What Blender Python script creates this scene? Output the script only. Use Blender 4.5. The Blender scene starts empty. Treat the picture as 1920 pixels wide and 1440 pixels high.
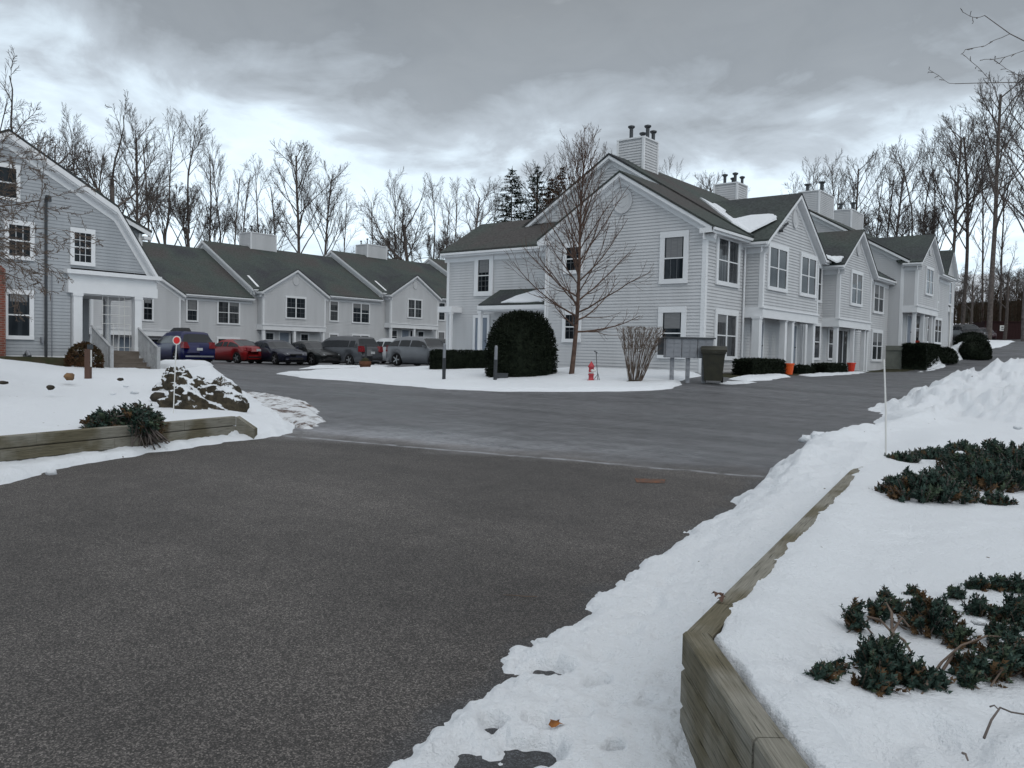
import bpy, math, random
import numpy as np
from mathutils import Vector, Matrix

# ------------------------------------------------------------ camera, sky, sun, exposure
S = bpy.context.scene
COL = S.collection
FPX, YAW, PITCH, ROLL, EYE = 1545.0, math.radians(38.442), math.radians(2.2277), math.radians(1.2671), 1.6
def _rot():
    cy, sy, cp, sp, cr, sr = math.cos(YAW), math.sin(YAW), math.cos(PITCH), math.sin(PITCH), math.cos(ROLL), math.sin(ROLL)
    Ry = np.array([[cy, 0, sy], [0, 1, 0], [-sy, 0, cy]]); Rp = np.array([[1, 0, 0], [0, cp, -sp], [0, sp, cp]])
    Rr = np.array([[cr, -sr, 0], [sr, cr, 0], [0, 0, 1]])
    return Rr @ Rp @ Ry
CM = _rot()
def ray(px, py):                      # photograph pixel -> direction in the world
    d = CM.T @ np.array([(px - 960) / FPX, (py - 720) / FPX, 1.0]); return np.array([d[0], d[2], -d[1]])
def hz(px, py, z):
    d = ray(px, py); k = (z - EYE) / d[2]; return (d[0] * k, d[1] * k)
def hx(px, py, X):
    d = ray(px, py); k = X / d[0]; return (d[1] * k, EYE + d[2] * k)
def at_depth(px, dist):               # plan position at a distance along the view axis
    l = (px - 960) / FPX * dist
    return (-math.sin(YAW) * dist + math.cos(YAW) * l, math.cos(YAW) * dist + math.sin(YAW) * l)
cam = bpy.data.cameras.new('camera'); cam.sensor_width = 36; cam.lens = 36 * FPX / 1920
cam.clip_start = 0.05; cam.clip_end = 3000
camo = bpy.data.objects.new('camera', cam); COL.objects.link(camo); S.camera = camo
rr = [(CM[i][0], CM[i][2], -CM[i][1]) for i in range(3)]
mw = Matrix(((rr[0][0], -rr[1][0], -rr[2][0], 0), (rr[0][1], -rr[1][1], -rr[2][1], 0), (rr[0][2], -rr[1][2], -rr[2][2], EYE), (0, 0, 0, 1)))
camo.matrix_world = mw
S.view_settings.view_transform = 'Standard'; S.view_settings.look = 'None'
S.view_settings.gamma = 1; S.view_settings.exposure = 0.5

SUN_EL, SUN_AZ = math.radians(38), math.radians(70)      # azimuth counter-clockwise from +X
sun = bpy.data.lights.new('sun', 'SUN'); sun.energy = 0.55; sun.angle = math.radians(35); sun.color = (1, .97, .93)
suno = bpy.data.objects.new('sun', sun); COL.objects.link(suno)
AZ = math.radians(-25)
sd = Vector((math.cos(SUN_EL) * math.cos(AZ), math.cos(SUN_EL) * math.sin(AZ), math.sin(SUN_EL)))
suno.rotation_euler = sd.to_track_quat('Z', 'Y').to_euler(); suno.location = (20, -10, 40)

W = bpy.data.worlds.new('World'); S.world = W; W.use_nodes = True
nt = W.node_tree; N = nt.nodes; SKYZ = 9.3; L = nt.links; N.clear()
def nd(t, **k):
    n = N.new(t)
    for a, b in k.items(): setattr(n, a, b)
    return n
def wm(op, a, b=None, clamp=False):
    m = nd('ShaderNodeMath', operation=op); m.use_clamp = clamp
    for i, v in enumerate((a, b)):
        if v is None: continue
        if isinstance(v, (int, float)): m.inputs[i].default_value = v
        else: L.new(v, m.inputs[i])
    return m.outputs[0]
out = nd('ShaderNodeOutputWorld'); tc = nd('ShaderNodeTexCoord')
sky = nd('ShaderNodeTexSky', sky_type='NISHITA'); sky.sun_disc = False
sky.sun_elevation = SUN_EL; sky.sun_rotation = math.pi / 2 - AZ
bgs = nd('ShaderNodeBackground'); bgs.inputs[1].default_value = 0.05; L.new(sky.outputs[0], bgs.inputs[0])
sep = nd('ShaderNodeSeparateXYZ'); L.new(tc.outputs['Generated'], sep.inputs[0])
el = wm('ARCSINE', sep.outputs[2])
zz = wm('ADD', wm('ABSOLUTE', sep.outputs[2]), 0.22)
comb = nd('ShaderNodeCombineXYZ'); comb.inputs[2].default_value = SKYZ
L.new(wm('DIVIDE', sep.outputs[0], zz), comb.inputs[0]); L.new(wm('DIVIDE', sep.outputs[1], zz), comb.inputs[1])
def wnoise(scale, detail, rough=.5, dist=0.0):
    n = nd('ShaderNodeTexNoise'); n.inputs['Scale'].default_value = scale; n.inputs['Detail'].default_value = detail
    n.inputs['Roughness'].default_value = rough; n.inputs['Distortion'].default_value = dist
    L.new(comb.outputs[0], n.inputs['Vector']); return n.outputs[0]
n1 = wnoise(0.9, 5, .5, .3); n2 = wnoise(2.6, 6, .55, .5)
# the lower edge of the dark cloud deck drops a little towards the right of the view
tilt = wm('ADD', wm('MULTIPLY', sep.outputs[0], -0.03), wm('MULTIPLY', sep.outputs[1], 0.02))
n3 = wnoise(5.5, 7, .6, .8)
e1 = wm('ADD', wm('ADD', el, tilt), wm('ADD', wm('ADD', wm('MULTIPLY', wm('SUBTRACT', n1, .5), .32), wm('MULTIPLY', wm('SUBTRACT', n2, .5), .26)), wm('MULTIPLY', wm('SUBTRACT', n3, .5), .10)))
ramp = nd('ShaderNodeValToRGB'); L.new(e1, ramp.inputs[0])
cr = ramp.color_ramp
stops = [(0.0, (.42, .50, .57)), (0.08, (.52, .62, .71)), (0.16, (.72, .84, .93)), (0.265, (.66, .77, .86)), (0.315, (.40, .45, .50)), (0.375, (.235, .26, .285)), (0.50, (.20, .218, .235)), (0.72, (.54, .57, .60)), (1.0, (.86, .89, .93))]
while len(cr.elements) < len(stops): cr.elements.new(0.5)
for e, (p, c) in zip(cr.elements, stops): e.position = p; e.color = (*c, 1)
mixc = nd('ShaderNodeMixRGB', blend_type='MULTIPLY'); mixc.inputs[0].default_value = 1
L.new(ramp.outputs[0], mixc.inputs[1])
v2 = wm('ADD', wm('ADD', wm('MULTIPLY', n2, .55), wm('MULTIPLY', n3, .35)), .55)
cc = nd('ShaderNodeCombineXYZ')
for i in range(3): L.new(v2, cc.inputs[i])
L.new(cc.outputs[0], mixc.inputs[2])
bgc = nd('ShaderNodeBackground'); bgc.inputs[1].default_value = 1.0; L.new(mixc.outputs[0], bgc.inputs[0])
mx = nd('ShaderNodeMixShader'); mx.inputs[0].default_value = 0.94
L.new(bgs.outputs[0], mx.inputs[1]); L.new(bgc.outputs[0], mx.inputs[2]); L.new(mx.outputs[0], out.inputs[0])

# ------------------------------------------------------------ helpers
random.seed(7); RNG = np.random.default_rng(7)
OFF = {}
class MB:
    def __init__(s): s.v = []; s.f = []; s.m = []
    def add(s, vs, fs, mi=0):
        b = len(s.v); s.v += [tuple(v) for v in vs]
        for f in fs: s.f.append(tuple(b + i for i in f)); s.m.append(mi)
    def box(s, a, b, mi=0):
        (x0, y0, z0), (x1, y1, z1) = a, b
        s.add([(x0, y0, z0), (x1, y0, z0), (x1, y1, z0), (x0, y1, z0), (x0, y0, z1), (x1, y0, z1), (x1, y1, z1), (x0, y1, z1)],
              [(0, 3, 2, 1), (4, 5, 6, 7), (0, 1, 5, 4), (1, 2, 6, 5), (2, 3, 7, 6), (3, 0, 4, 7)], mi)
    def hexa(s, p, mi=0):           # 8 points: 4 bottom then 4 top
        s.add(p, [(0, 3, 2, 1), (4, 5, 6, 7), (0, 1, 5, 4), (1, 2, 6, 5), (2, 3, 7, 6), (3, 0, 4, 7)], mi)
    def prism(s, pts, d, mi=0):     # polygon extruded by vector d
        n = len(pts); q = [(p[0] + d[0], p[1] + d[1], p[2] + d[2]) for p in pts]
        s.add(list(pts) + q, [tuple(range(n - 1, -1, -1)), tuple(range(n, 2 * n))] + [(i, (i + 1) % n, n + (i + 1) % n, n + i) for i in range(n)], mi)
    def tube(s, path, rad, k=8, cap=True, mi=0):
        rings = []; n = len(path)
        up = np.array([0.31, 0.17, 0.93])
        P = [np.array(p, float) for p in path]
        b = len(s.v)
        for i in range(n):
            t = P[min(i + 1, n - 1)] - P[max(i - 1, 0)]; t = t / (np.linalg.norm(t) + 1e-9)
            u = np.cross(t, up)
            if np.linalg.norm(u) < .1: u = np.cross(t, [1, 0, 0])
            u /= np.linalg.norm(u); w = np.cross(t, u); r = rad[i] if hasattr(rad, '__len__') else rad
            for j in range(k):
                a = 2 * math.pi * j / k; q = P[i] + r * (math.cos(a) * u + math.sin(a) * w); s.v.append((q[0], q[1], q[2]))
        for i in range(n - 1):
            for j in range(k):
                j2 = (j + 1) % k
                s.f.append((b + i * k + j, b + i * k + j2, b + (i + 1) * k + j2, b + (i + 1) * k + j)); s.m.append(mi)
        if cap:
            s.f.append(tuple(b + j for j in range(k - 1, -1, -1))); s.m.append(mi)
            s.f.append(tuple(b + (n - 1) * k + j for j in range(k))); s.m.append(mi)
    def lathe(s, c, prof, k=16, mi=0):    # profile [(r, z)] about a vertical axis
        b = len(s.v)
        for r, z in prof:
            for j in range(k):
                a = 2 * math.pi * j / k; s.v.append((c[0] + r * math.cos(a), c[1] + r * math.sin(a), c[2] + z))
        for i in range(len(prof) - 1):
            for j in range(k):
                j2 = (j + 1) % k; s.f.append((b + i * k + j, b + i * k + j2, b + (i + 1) * k + j2, b + (i + 1) * k + j)); s.m.append(mi)
        s.f.append(tuple(b + j for j in range(k - 1, -1, -1))); s.m.append(mi)
        s.f.append(tuple(b + (len(prof) - 1) * k + j for j in range(k))); s.m.append(mi)
    def build(s, name, mat, parent=None, smooth=False, off=None):
        if off is None: off = OFF.get(parent.name, (0, 0, 0)) if parent else (0, 0, 0)
        me = bpy.data.meshes.new(name)
        V = np.array(s.v, dtype=np.float64) - np.array(off)
        me.from_pydata(V.tolist(), [], s.f)
        for m in (mat if isinstance(mat, (list, tuple)) else [mat]): me.materials.append(m)
        if any(s.m): me.polygons.foreach_set('material_index', s.m)
        if smooth: me.polygons.foreach_set('use_smooth', [True] * len(me.polygons))
        me.update()
        o = bpy.data.objects.new(name, me); COL.objects.link(o)
        if parent is not None: o.parent = parent
        OFF[o.name] = tuple(off)
        return o
def tag(o, label=None, cat=None, group=None, kind=None):
    if label: o['label'] = label
    if cat: o['category'] = cat
    if group: o['group'] = group
    if kind: o['kind'] = kind
    return o
def thing(name, label, cat, loc, rz=0, group=None, world=False):
    o = bpy.data.objects.new(name, None); COL.objects.link(o); o.empty_display_size = .3
    o.location = loc; o.rotation_euler = (0, 0, rz); OFF[o.name] = tuple(loc) if world else (0, 0, 0)
    return tag(o, label, cat, group)
def copy_tree(o, parent=None):
    c = o.copy(); COL.objects.link(c); c.parent = parent
    for ch in list(o.children): copy_tree(ch, c)
    return c

# materials ---------------------------------------------------------------------------
def mat(name, col, rough=.7, spec=.3, noise=None, bump=None, metal=0, col2=None, coat=0, obj=True, stretch=(1, 1, 1)):
    m = bpy.data.materials.new(name); m.use_nodes = True; t = m.node_tree; b = t.nodes['Principled BSDF']
    b.inputs['Base Color'].default_value = (*col, 1); b.inputs['Roughness'].default_value = rough
    b.inputs['Specular IOR Level'].default_value = spec; b.inputs['Metallic'].default_value = metal
    if coat: b.inputs['Coat Weight'].default_value = coat; b.inputs['Coat Roughness'].default_value = .06
    c = t.nodes.new('ShaderNodeTexCoord'); mp = t.nodes.new('ShaderNodeMapping'); mp.inputs['Scale'].default_value = stretch
    t.links.new(c.outputs['Object'], mp.inputs[0])
    if noise:
        n = t.nodes.new('ShaderNodeTexNoise'); n.inputs['Scale'].default_value = noise; n.inputs['Detail'].default_value = 6; n.inputs['Roughness'].default_value = .6
        t.links.new(mp.outputs[0], n.inputs['Vector'])
        r = t.nodes.new('ShaderNodeValToRGB'); r.color_ramp.elements[0].position = .32; r.color_ramp.elements[1].position = .68
        r.color_ramp.elements[0].color = (*(col2 or tuple(x * .75 for x in col)), 1); r.color_ramp.elements[1].color = (*col, 1)
        t.links.new(n.outputs[0], r.inputs[0]); t.links.new(r.outputs[0], b.inputs['Base Color'])
    if bump:
        n = t.nodes.new('ShaderNodeTexNoise'); n.inputs['Scale'].default_value = bump[0]; n.inputs['Detail'].default_value = 4
        t.links.new(mp.outputs[0], n.inputs['Vector'])
        bp = t.nodes.new('ShaderNodeBump'); bp.inputs['Strength'].default_value = bump[1]; bp.inputs['Distance'].default_value = bump[2] if len(bump) > 2 else .02
        t.links.new(n.outputs[0], bp.inputs['Height']); t.links.new(bp.outputs[0], b.inputs['Normal'])
    return m
M = {}
M['siding'] = mat('siding', (.54, .55, .562), .6, .25, noise=1.6, col2=(.475, .485, .495), stretch=(1, 1, .16))
M['siding_house'] = mat('siding_house', (.37, .39, .41), .6, .25, noise=1.6, col2=(.31, .33, .35), stretch=(1, 1, .16))
M['trim'] = mat('trim_paint', (.72, .735, .75), .5, .3, noise=1.5, col2=(.66, .675, .69))
M['soffit'] = mat('soffit_paint', (.42, .44, .47), .7, .2)
M['door'] = mat('door_paint', (.20, .24, .29), .45, .4, noise=3, col2=(.17, .2, .25))
M['white_door'] = mat('white_door_paint', (.5, .53, .58), .45, .4)
M['blind'] = mat('pale_blind', (.20, .205, .21), .6, .2, noise=2, col2=(.15, .155, .16), stretch=(1, 1, 12))
M['grille'] = mat('window_grille', (.13, .14, .15), .5, .3)
M['concrete'] = mat('concrete', (.19, .20, .18), .9, .2, noise=2.5, col2=(.13, .14, .12))
M['brick'] = mat('brick', (.30, .09, .05), .9, .2, noise=6, col2=(.2, .07, .05))
def brick_mat():
    m = mat('brick', (.2, .07, .05), .9, .2); t = m.node_tree; b = t.nodes['Principled BSDF']; c = [n for n in t.nodes if n.type == 'TEX_COORD'][0]
    sp = t.nodes.new('ShaderNodeSeparateXYZ'); t.links.new(c.outputs['Object'], sp.inputs[0]); cb = t.nodes.new('ShaderNodeCombineXYZ'); t.links.new(sp.outputs[1], cb.inputs[0]); t.links.new(sp.outputs[2], cb.inputs[1])
    k = t.nodes.new('ShaderNodeTexBrick'); k.inputs['Scale'].default_value = 1; k.inputs['Brick Width'].default_value = .21; k.inputs['Row Height'].default_value = .075; k.inputs['Mortar Size'].default_value = .008
    k.inputs['Color1'].default_value = (.2, .055, .035, 1); k.inputs['Color2'].default_value = (.13, .045, .032, 1); k.inputs['Mortar'].default_value = (.2, .17, .15, 1); t.links.new(cb.outputs[0], k.inputs[0]); t.links.new(k.outputs[0], b.inputs['Base Color']); return m
M['brick'] = brick_mat()
M['metal_dark'] = mat('dark_metal', (.05, .055, .06), .5, .5, metal=.4)
M['metal'] = mat('grey_metal', (.23, .24, .26), .45, .5, metal=.3, noise=3, col2=(.19, .2, .22))
M['bark'] = mat('bark', (.145, .125, .115), .95, .1, noise=6, col2=(.07, .06, .055))
M['bark_light'] = mat('bark_light', (.16, .125, .10), .95, .1, noise=5, col2=(.08, .06, .05))
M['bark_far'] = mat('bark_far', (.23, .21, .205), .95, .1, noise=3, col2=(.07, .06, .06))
M['bark_near'] = mat('bark_young', (.13, .085, .065), .9, .15, noise=9, col2=(.06, .04, .033))
M['yew'] = mat('yew_foliage', (.016, .022, .013), .8, .1, noise=7, col2=(.005, .008, .005))
M['juniper'] = mat('juniper_foliage', (.040, .070, .055), .7, .2, noise=16, col2=(.012, .026, .020))
M['juniper_brown'] = mat('juniper_dry', (.10, .062, .032), .8, .1, noise=9)
M['spruce'] = mat('spruce_foliage', (.016, .028, .018), .85, .1, noise=2)
M['brown_leaf'] = mat('brown_conifer_foliage', (.085, .038, .02), .85, .1, noise=2, col2=(.03, .03, .015))
M['rubber'] = mat('rubber', (.012, .012, .013), .85, .2)
M['rim'] = mat('rim_metal', (.3, .31, .32), .35, .5, metal=.7)
M['glass'] = mat('car_glass', (.010, .013, .016), .08, .3)
M['carblack'] = mat('black_plastic', (.012, .012, .013), .6, .3)
M['headlight'] = mat('headlight_lens', (.5, .53, .55), .12, .6)
M['taillight'] = mat('taillight_lens', (.16, .008, .012), .2, .6)
M['plate'] = mat('licence_plate', (.45, .47, .48), .5, .3)
M['orange'] = mat('orange_plastic', (.72, .10, .015), .45, .4)
M['redor'] = mat('red_orange_plastic', (.62, .045, .02), .45, .4)
M['red'] = mat('red_plastic', (.6, .02, .02), .35, .4)
M['hydrant'] = mat('hydrant_paint', (.42, .03, .04), .5, .4, noise=9, col2=(.3, .04, .05))
M['white'] = mat('white_plastic', (.62, .62, .60), .5, .4)
M['wood'] = mat('weathered_post', (.12, .075, .06), .9, .1, noise=6, stretch=(1, 1, .2))
M['deckwood'] = mat('grey_deck_wood', (.17, .15, .13), .9, .1, noise=5, col2=(.11, .09, .075), stretch=(1, .3, 1))
M['railwood'] = mat('grey_railing_wood', (.40, .41, .42), .9, .1, noise=5)
M['bin'] = mat('bin_plastic', (.035, .034, .022), .55, .3, noise=4, col2=(.02, .02, .015))
M['mailbox'] = mat('mailbox_metal', (.30, .31, .33), .45, .5, metal=.3, noise=7, col2=(.15, .16, .18))
M['rock'] = mat('rock', (.055, .047, .036), .95, .15, noise=5, col2=(.02, .018, .015), bump=(9, .8, .05))
M['orange_rock'] = mat('orange_rock', (.24, .14, .07), .95, .15, noise=6, col2=(.1, .07, .05))
M['soil'] = mat('soil', (.05, .042, .028), .95, .1, noise=3, col2=(.03, .035, .018), bump=(12, .6, .04))
M['leaf'] = mat('leaf', (.30, .12, .03), .8, .2, noise=30, col2=(.12, .05, .02))
M['paint_mark'] = mat('orange_marking_paint', (.16, .065, .03), .75, .2, noise=14, col2=(.05, .045, .042))
M['enclosure'] = mat('dark_enclosure_boards', (.03, .012, .012), .8, .2, noise=3)
M['enclosure_brown'] = mat('brown_enclosure_boards', (.10, .045, .02), .8, .2, noise=3)
M['barn'] = mat('grey_barn_boards', (.09, .085, .07), .9, .1, noise=3)
M['far_house'] = mat('far_house_wall', (.42, .43, .45), .8, .1)
M['thicket'] = mat('thicket_twigs', (.06, .038, .03), .95, .05, noise=.2, col2=(.03, .03, .018))

def roof_mat():
    m = mat('roof_shingle', (.05, .06, .052), .9, .15)
    t = m.node_tree; b = t.nodes['Principled BSDF']; c = [n for n in t.nodes if n.type == 'TEX_COORD'][0]
    mp = t.nodes.new('ShaderNodeMapping'); mp.inputs['Scale'].default_value = (1, 1, 1); t.links.new(c.outputs['Object'], mp.inputs[0])
    n = t.nodes.new('ShaderNodeTexNoise'); n.inputs['Scale'].default_value = .22; n.inputs['Detail'].default_value = 3; t.links.new(mp.outputs[0], n.inputs['Vector'])
    r = t.nodes.new('ShaderNodeValToRGB'); cr = r.color_ramp; cr.elements[0].position = .36; cr.elements[0].color = (.045, .047, .052, 1)
    cr.elements[1].position = .66; cr.elements[1].color = (.066, .062, .060, 1)
    e = cr.elements.new(.5); e.color = (.058, .070, .064, 1); t.links.new(n.outputs[0], r.inputs[0])
    # courses of shingles: thin lines at a constant height step, broken by noise
    s = t.nodes.new('ShaderNodeSeparateXYZ'); t.links.new(c.outputs['Object'], s.inputs[0])
    mu = t.nodes.new('ShaderNodeMath'); mu.operation = 'MULTIPLY'; mu.inputs[1].default_value = 13; t.links.new(s.outputs[2], mu.inputs[0])
    fr = t.nodes.new('ShaderNodeMath'); fr.operation = 'FRACT'; t.links.new(mu.outputs[0], fr.inputs[0])
    n2 = t.nodes.new('ShaderNodeTexNoise'); n2.inputs['Scale'].default_value = 9; n2.inputs['Detail'].default_value = 5; t.links.new(c.outputs['Object'], n2.inputs['Vector'])
    mr = t.nodes.new('ShaderNodeMapRange'); mr.inputs[1].default_value = .3; mr.inputs[2].default_value = .7; mr.inputs[3].default_value = .7; mr.inputs[4].default_value = 1.25; t.links.new(n2.outputs[0], mr.inputs[0])
    mx = t.nodes.new('ShaderNodeMixRGB'); mx.blend_type = 'MULTIPLY'; mx.inputs[0].default_value = 1; t.links.new(r.outputs[0], mx.inputs[1])
    t.links.new(mr.outputs[0], mx.inputs[2]); t.links.new(mx.outputs[0], b.inputs['Base Color'])
    bp = t.nodes.new('ShaderNodeBump'); bp.inputs['Strength'].default_value = .6; bp.inputs['Distance'].default_value = .02
    t.links.new(fr.outputs[0], bp.inputs['Height']); t.links.new(bp.outputs[0], b.inputs['Normal'])
    return m
M['roof'] = roof_mat()
def pane_mat(name, base, curtain=None, scale=6):
    m = mat(name, base, .06, .16); t = m.node_tree; b = t.nodes['Principled BSDF']
    if curtain:
        c = [n for n in t.nodes if n.type == 'TEX_COORD'][0]
        mp = t.nodes.new('ShaderNodeMapping'); mp.inputs['Scale'].default_value = (1, 1, .06); t.links.new(c.outputs['Object'], mp.inputs[0])
        n = t.nodes.new('ShaderNodeTexNoise'); n.inputs['Scale'].default_value = scale; n.inputs['Detail'].default_value = 2; t.links.new(mp.outputs[0], n.inputs['Vector'])
        r = t.nodes.new('ShaderNodeValToRGB'); r.color_ramp.elements[0].position = .4; r.color_ramp.elements[1].position = .6
        r.color_ramp.elements[0].color = (*base, 1); r.color_ramp.elements[1].color = (*curtain, 1)
        t.links.new(n.outputs[0], r.inputs[0]); t.links.new(r.outputs[0], b.inputs['Base Color'])
    return m
M['pane'] = pane_mat('window_glass', (.010, .014, .018), (.028, .034, .04))
M['pane_curtain'] = pane_mat('window_glass_curtain', (.02, .023, .026), (.075, .08, .085), 9)
M['pane_dark'] = pane_mat('window_glass_dark', (.006, .008, .01), (.016, .02, .024), 3)
M['pane_blind'] = pane_mat('window_glass_blind', (.18, .19, .13), (.26, .27, .2), 4)

def snow_mat(name='snow', dirt=0.0):
    m = mat(name, (.80, .83, .87), .55, .25); t = m.node_tree; b = t.nodes['Principled BSDF']
    b.inputs['Subsurface Weight'].default_value = 0.0
    c = [n for n in t.nodes if n.type == 'TEX_COORD'][0]
    n = t.nodes.new('ShaderNodeTexNoise'); n.inputs['Scale'].default_value = 48; n.inputs['Detail'].default_value = 5; n.inputs['Roughness'].default_value = .65; t.links.new(c.outputs['Object'], n.inputs['Vector'])
    n3 = t.nodes.new('ShaderNodeTexNoise'); n3.inputs['Scale'].default_value = 7; n3.inputs['Detail'].default_value = 4; t.links.new(c.outputs['Object'], n3.inputs['Vector'])
    bp = t.nodes.new('ShaderNodeBump'); bp.inputs['Strength'].default_value = .85; bp.inputs['Distance'].default_value = .03
    bp2 = t.nodes.new('ShaderNodeBump'); bp2.inputs['Strength'].default_value = .4; bp2.inputs['Distance'].default_value = .05
    t.links.new(n3.outputs[0], bp2.inputs['Height']); t.links.new(n.outputs[0], bp.inputs['Height']); t.links.new(bp2.outputs[0], bp.inputs['Normal'])
    t.links.new(bp.outputs[0], b.inputs['Normal'])
    n2 = t.nodes.new('ShaderNodeTexNoise'); n2.inputs['Scale'].default_value = 2.3; n2.inputs['Detail'].default_value = 9; n2.inputs['Roughness'].default_value = .72; t.links.new(c.outputs['Object'], n2.inputs['Vector'])
    r = t.nodes.new('ShaderNodeValToRGB'); cr = r.color_ramp
    cr.elements[0].position = .70 - dirt; cr.elements[0].color = (.67, .70, .73, 1); cr.elements[1].position = .80 - dirt * .7; cr.elements[1].color = (.55, .52, .49, 1) if dirt < .08 else (.22, .18, .14, 1)
    t.links.new(n2.outputs[0], r.inputs[0])
    vo = t.nodes.new('ShaderNodeTexVoronoi'); vo.inputs['Scale'].default_value = 5.5; t.links.new(c.outputs['Object'], vo.inputs['Vector'])
    vr = t.nodes.new('ShaderNodeSeparateColor'); t.links.new(vo.outputs['Color'], vr.inputs[0])
    lim = t.nodes.new('ShaderNodeMath'); lim.operation = 'MULTIPLY'; lim.inputs[1].default_value = .085; t.links.new(vr.outputs[0], lim.inputs[0])
    lt = t.nodes.new('ShaderNodeMath'); lt.operation = 'LESS_THAN'; t.links.new(vo.outputs['Distance'], lt.inputs[0]); t.links.new(lim.outputs[0], lt.inputs[1])
    mk = t.nodes.new('ShaderNodeMath'); mk.operation = 'GREATER_THAN'; mk.inputs[1].default_value = .6; t.links.new(vr.outputs[1], mk.inputs[0])
    mm = t.nodes.new('ShaderNodeMath'); mm.operation = 'MULTIPLY'; t.links.new(lt.outputs[0], mm.inputs[0]); t.links.new(mk.outputs[0], mm.inputs[1])
    sm = t.nodes.new('ShaderNodeMixRGB'); sm.inputs[2].default_value = (.10, .08, .06, 1); t.links.new(mm.outputs[0], sm.inputs[0]); t.links.new(r.outputs[0], sm.inputs[1])
    t.links.new(sm.outputs[0], b.inputs['Base Color'])
    return m
def snowy_rock():
    m = mat('snowy_rock', (.05, .042, .03), .9, .2); t = m.node_tree; b = t.nodes['Principled BSDF']; c = [n for n in t.nodes if n.type == 'TEX_COORD'][0]
    g = t.nodes.new('ShaderNodeNewGeometry'); s = t.nodes.new('ShaderNodeSeparateXYZ'); t.links.new(g.outputs['Normal'], s.inputs[0])
    n = t.nodes.new('ShaderNodeTexNoise'); n.inputs['Scale'].default_value = 7; n.inputs['Detail'].default_value = 8; n.inputs['Roughness'].default_value = .7; t.links.new(c.outputs['Object'], n.inputs['Vector'])
    a = t.nodes.new('ShaderNodeMath'); a.operation = 'MULTIPLY_ADD'; a.inputs[1].default_value = 1.5; t.links.new(n.outputs[0], a.inputs[0]); t.links.new(s.outputs[2], a.inputs[2])
    mr = t.nodes.new('ShaderNodeMapRange'); mr.inputs[1].default_value = 1.34; mr.inputs[2].default_value = 1.44; t.links.new(a.outputs[0], mr.inputs[0])
    r = t.nodes.new('ShaderNodeValToRGB'); r.color_ramp.elements[0].position = .35; r.color_ramp.elements[0].color = (.02, .018, .014, 1); r.color_ramp.elements[1].position = .65; r.color_ramp.elements[1].color = (.075, .062, .042, 1); t.links.new(n.outputs[0], r.inputs[0])
    mx = t.nodes.new('ShaderNodeMixRGB'); mx.inputs[2].default_value = (.62, .65, .68, 1); t.links.new(mr.outputs[0], mx.inputs[0]); t.links.new(r.outputs[0], mx.inputs[1]); t.links.new(mx.outputs[0], b.inputs['Base Color'])
    bp = t.nodes.new('ShaderNodeBump'); bp.inputs['Strength'].default_value = .9; bp.inputs['Distance'].default_value = .05; t.links.new(n.outputs[0], bp.inputs['Height']); t.links.new(bp.outputs[0], b.inputs['Normal'])
    return m
M['snowy_rock'] = snowy_rock()
M['snow'] = snow_mat(); M['snow_dirty'] = snow_mat('dirty_snow', .12)
def mottled():
    m = snow_mat('mottled_snow', .12); t = m.node_tree; b = t.nodes['Principled BSDF']; c = [n for n in t.nodes if n.type == 'TEX_COORD'][0]
    mp = t.nodes.new('ShaderNodeMapping'); mp.inputs['Scale'].default_value = (1.4, 1.1, 1); t.links.new(c.outputs['Object'], mp.inputs[0])
    n = t.nodes.new('ShaderNodeTexNoise'); n.inputs['Scale'].default_value = 2.4; n.inputs['Detail'].default_value = 9; n.inputs['Roughness'].default_value = .72; t.links.new(mp.outputs[0], n.inputs['Vector'])
    r = t.nodes.new('ShaderNodeValToRGB'); r.color_ramp.elements[0].position = .49; r.color_ramp.elements[0].color = (.60, .62, .64, 1); r.color_ramp.elements[1].position = .60; r.color_ramp.elements[1].color = (.085, .055, .042, 1)
    t.links.new(n.outputs[0], r.inputs[0]); t.links.new(r.outputs[0], b.inputs['Base Color']); return m
M['snow_mottled'] = mottled()

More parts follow.
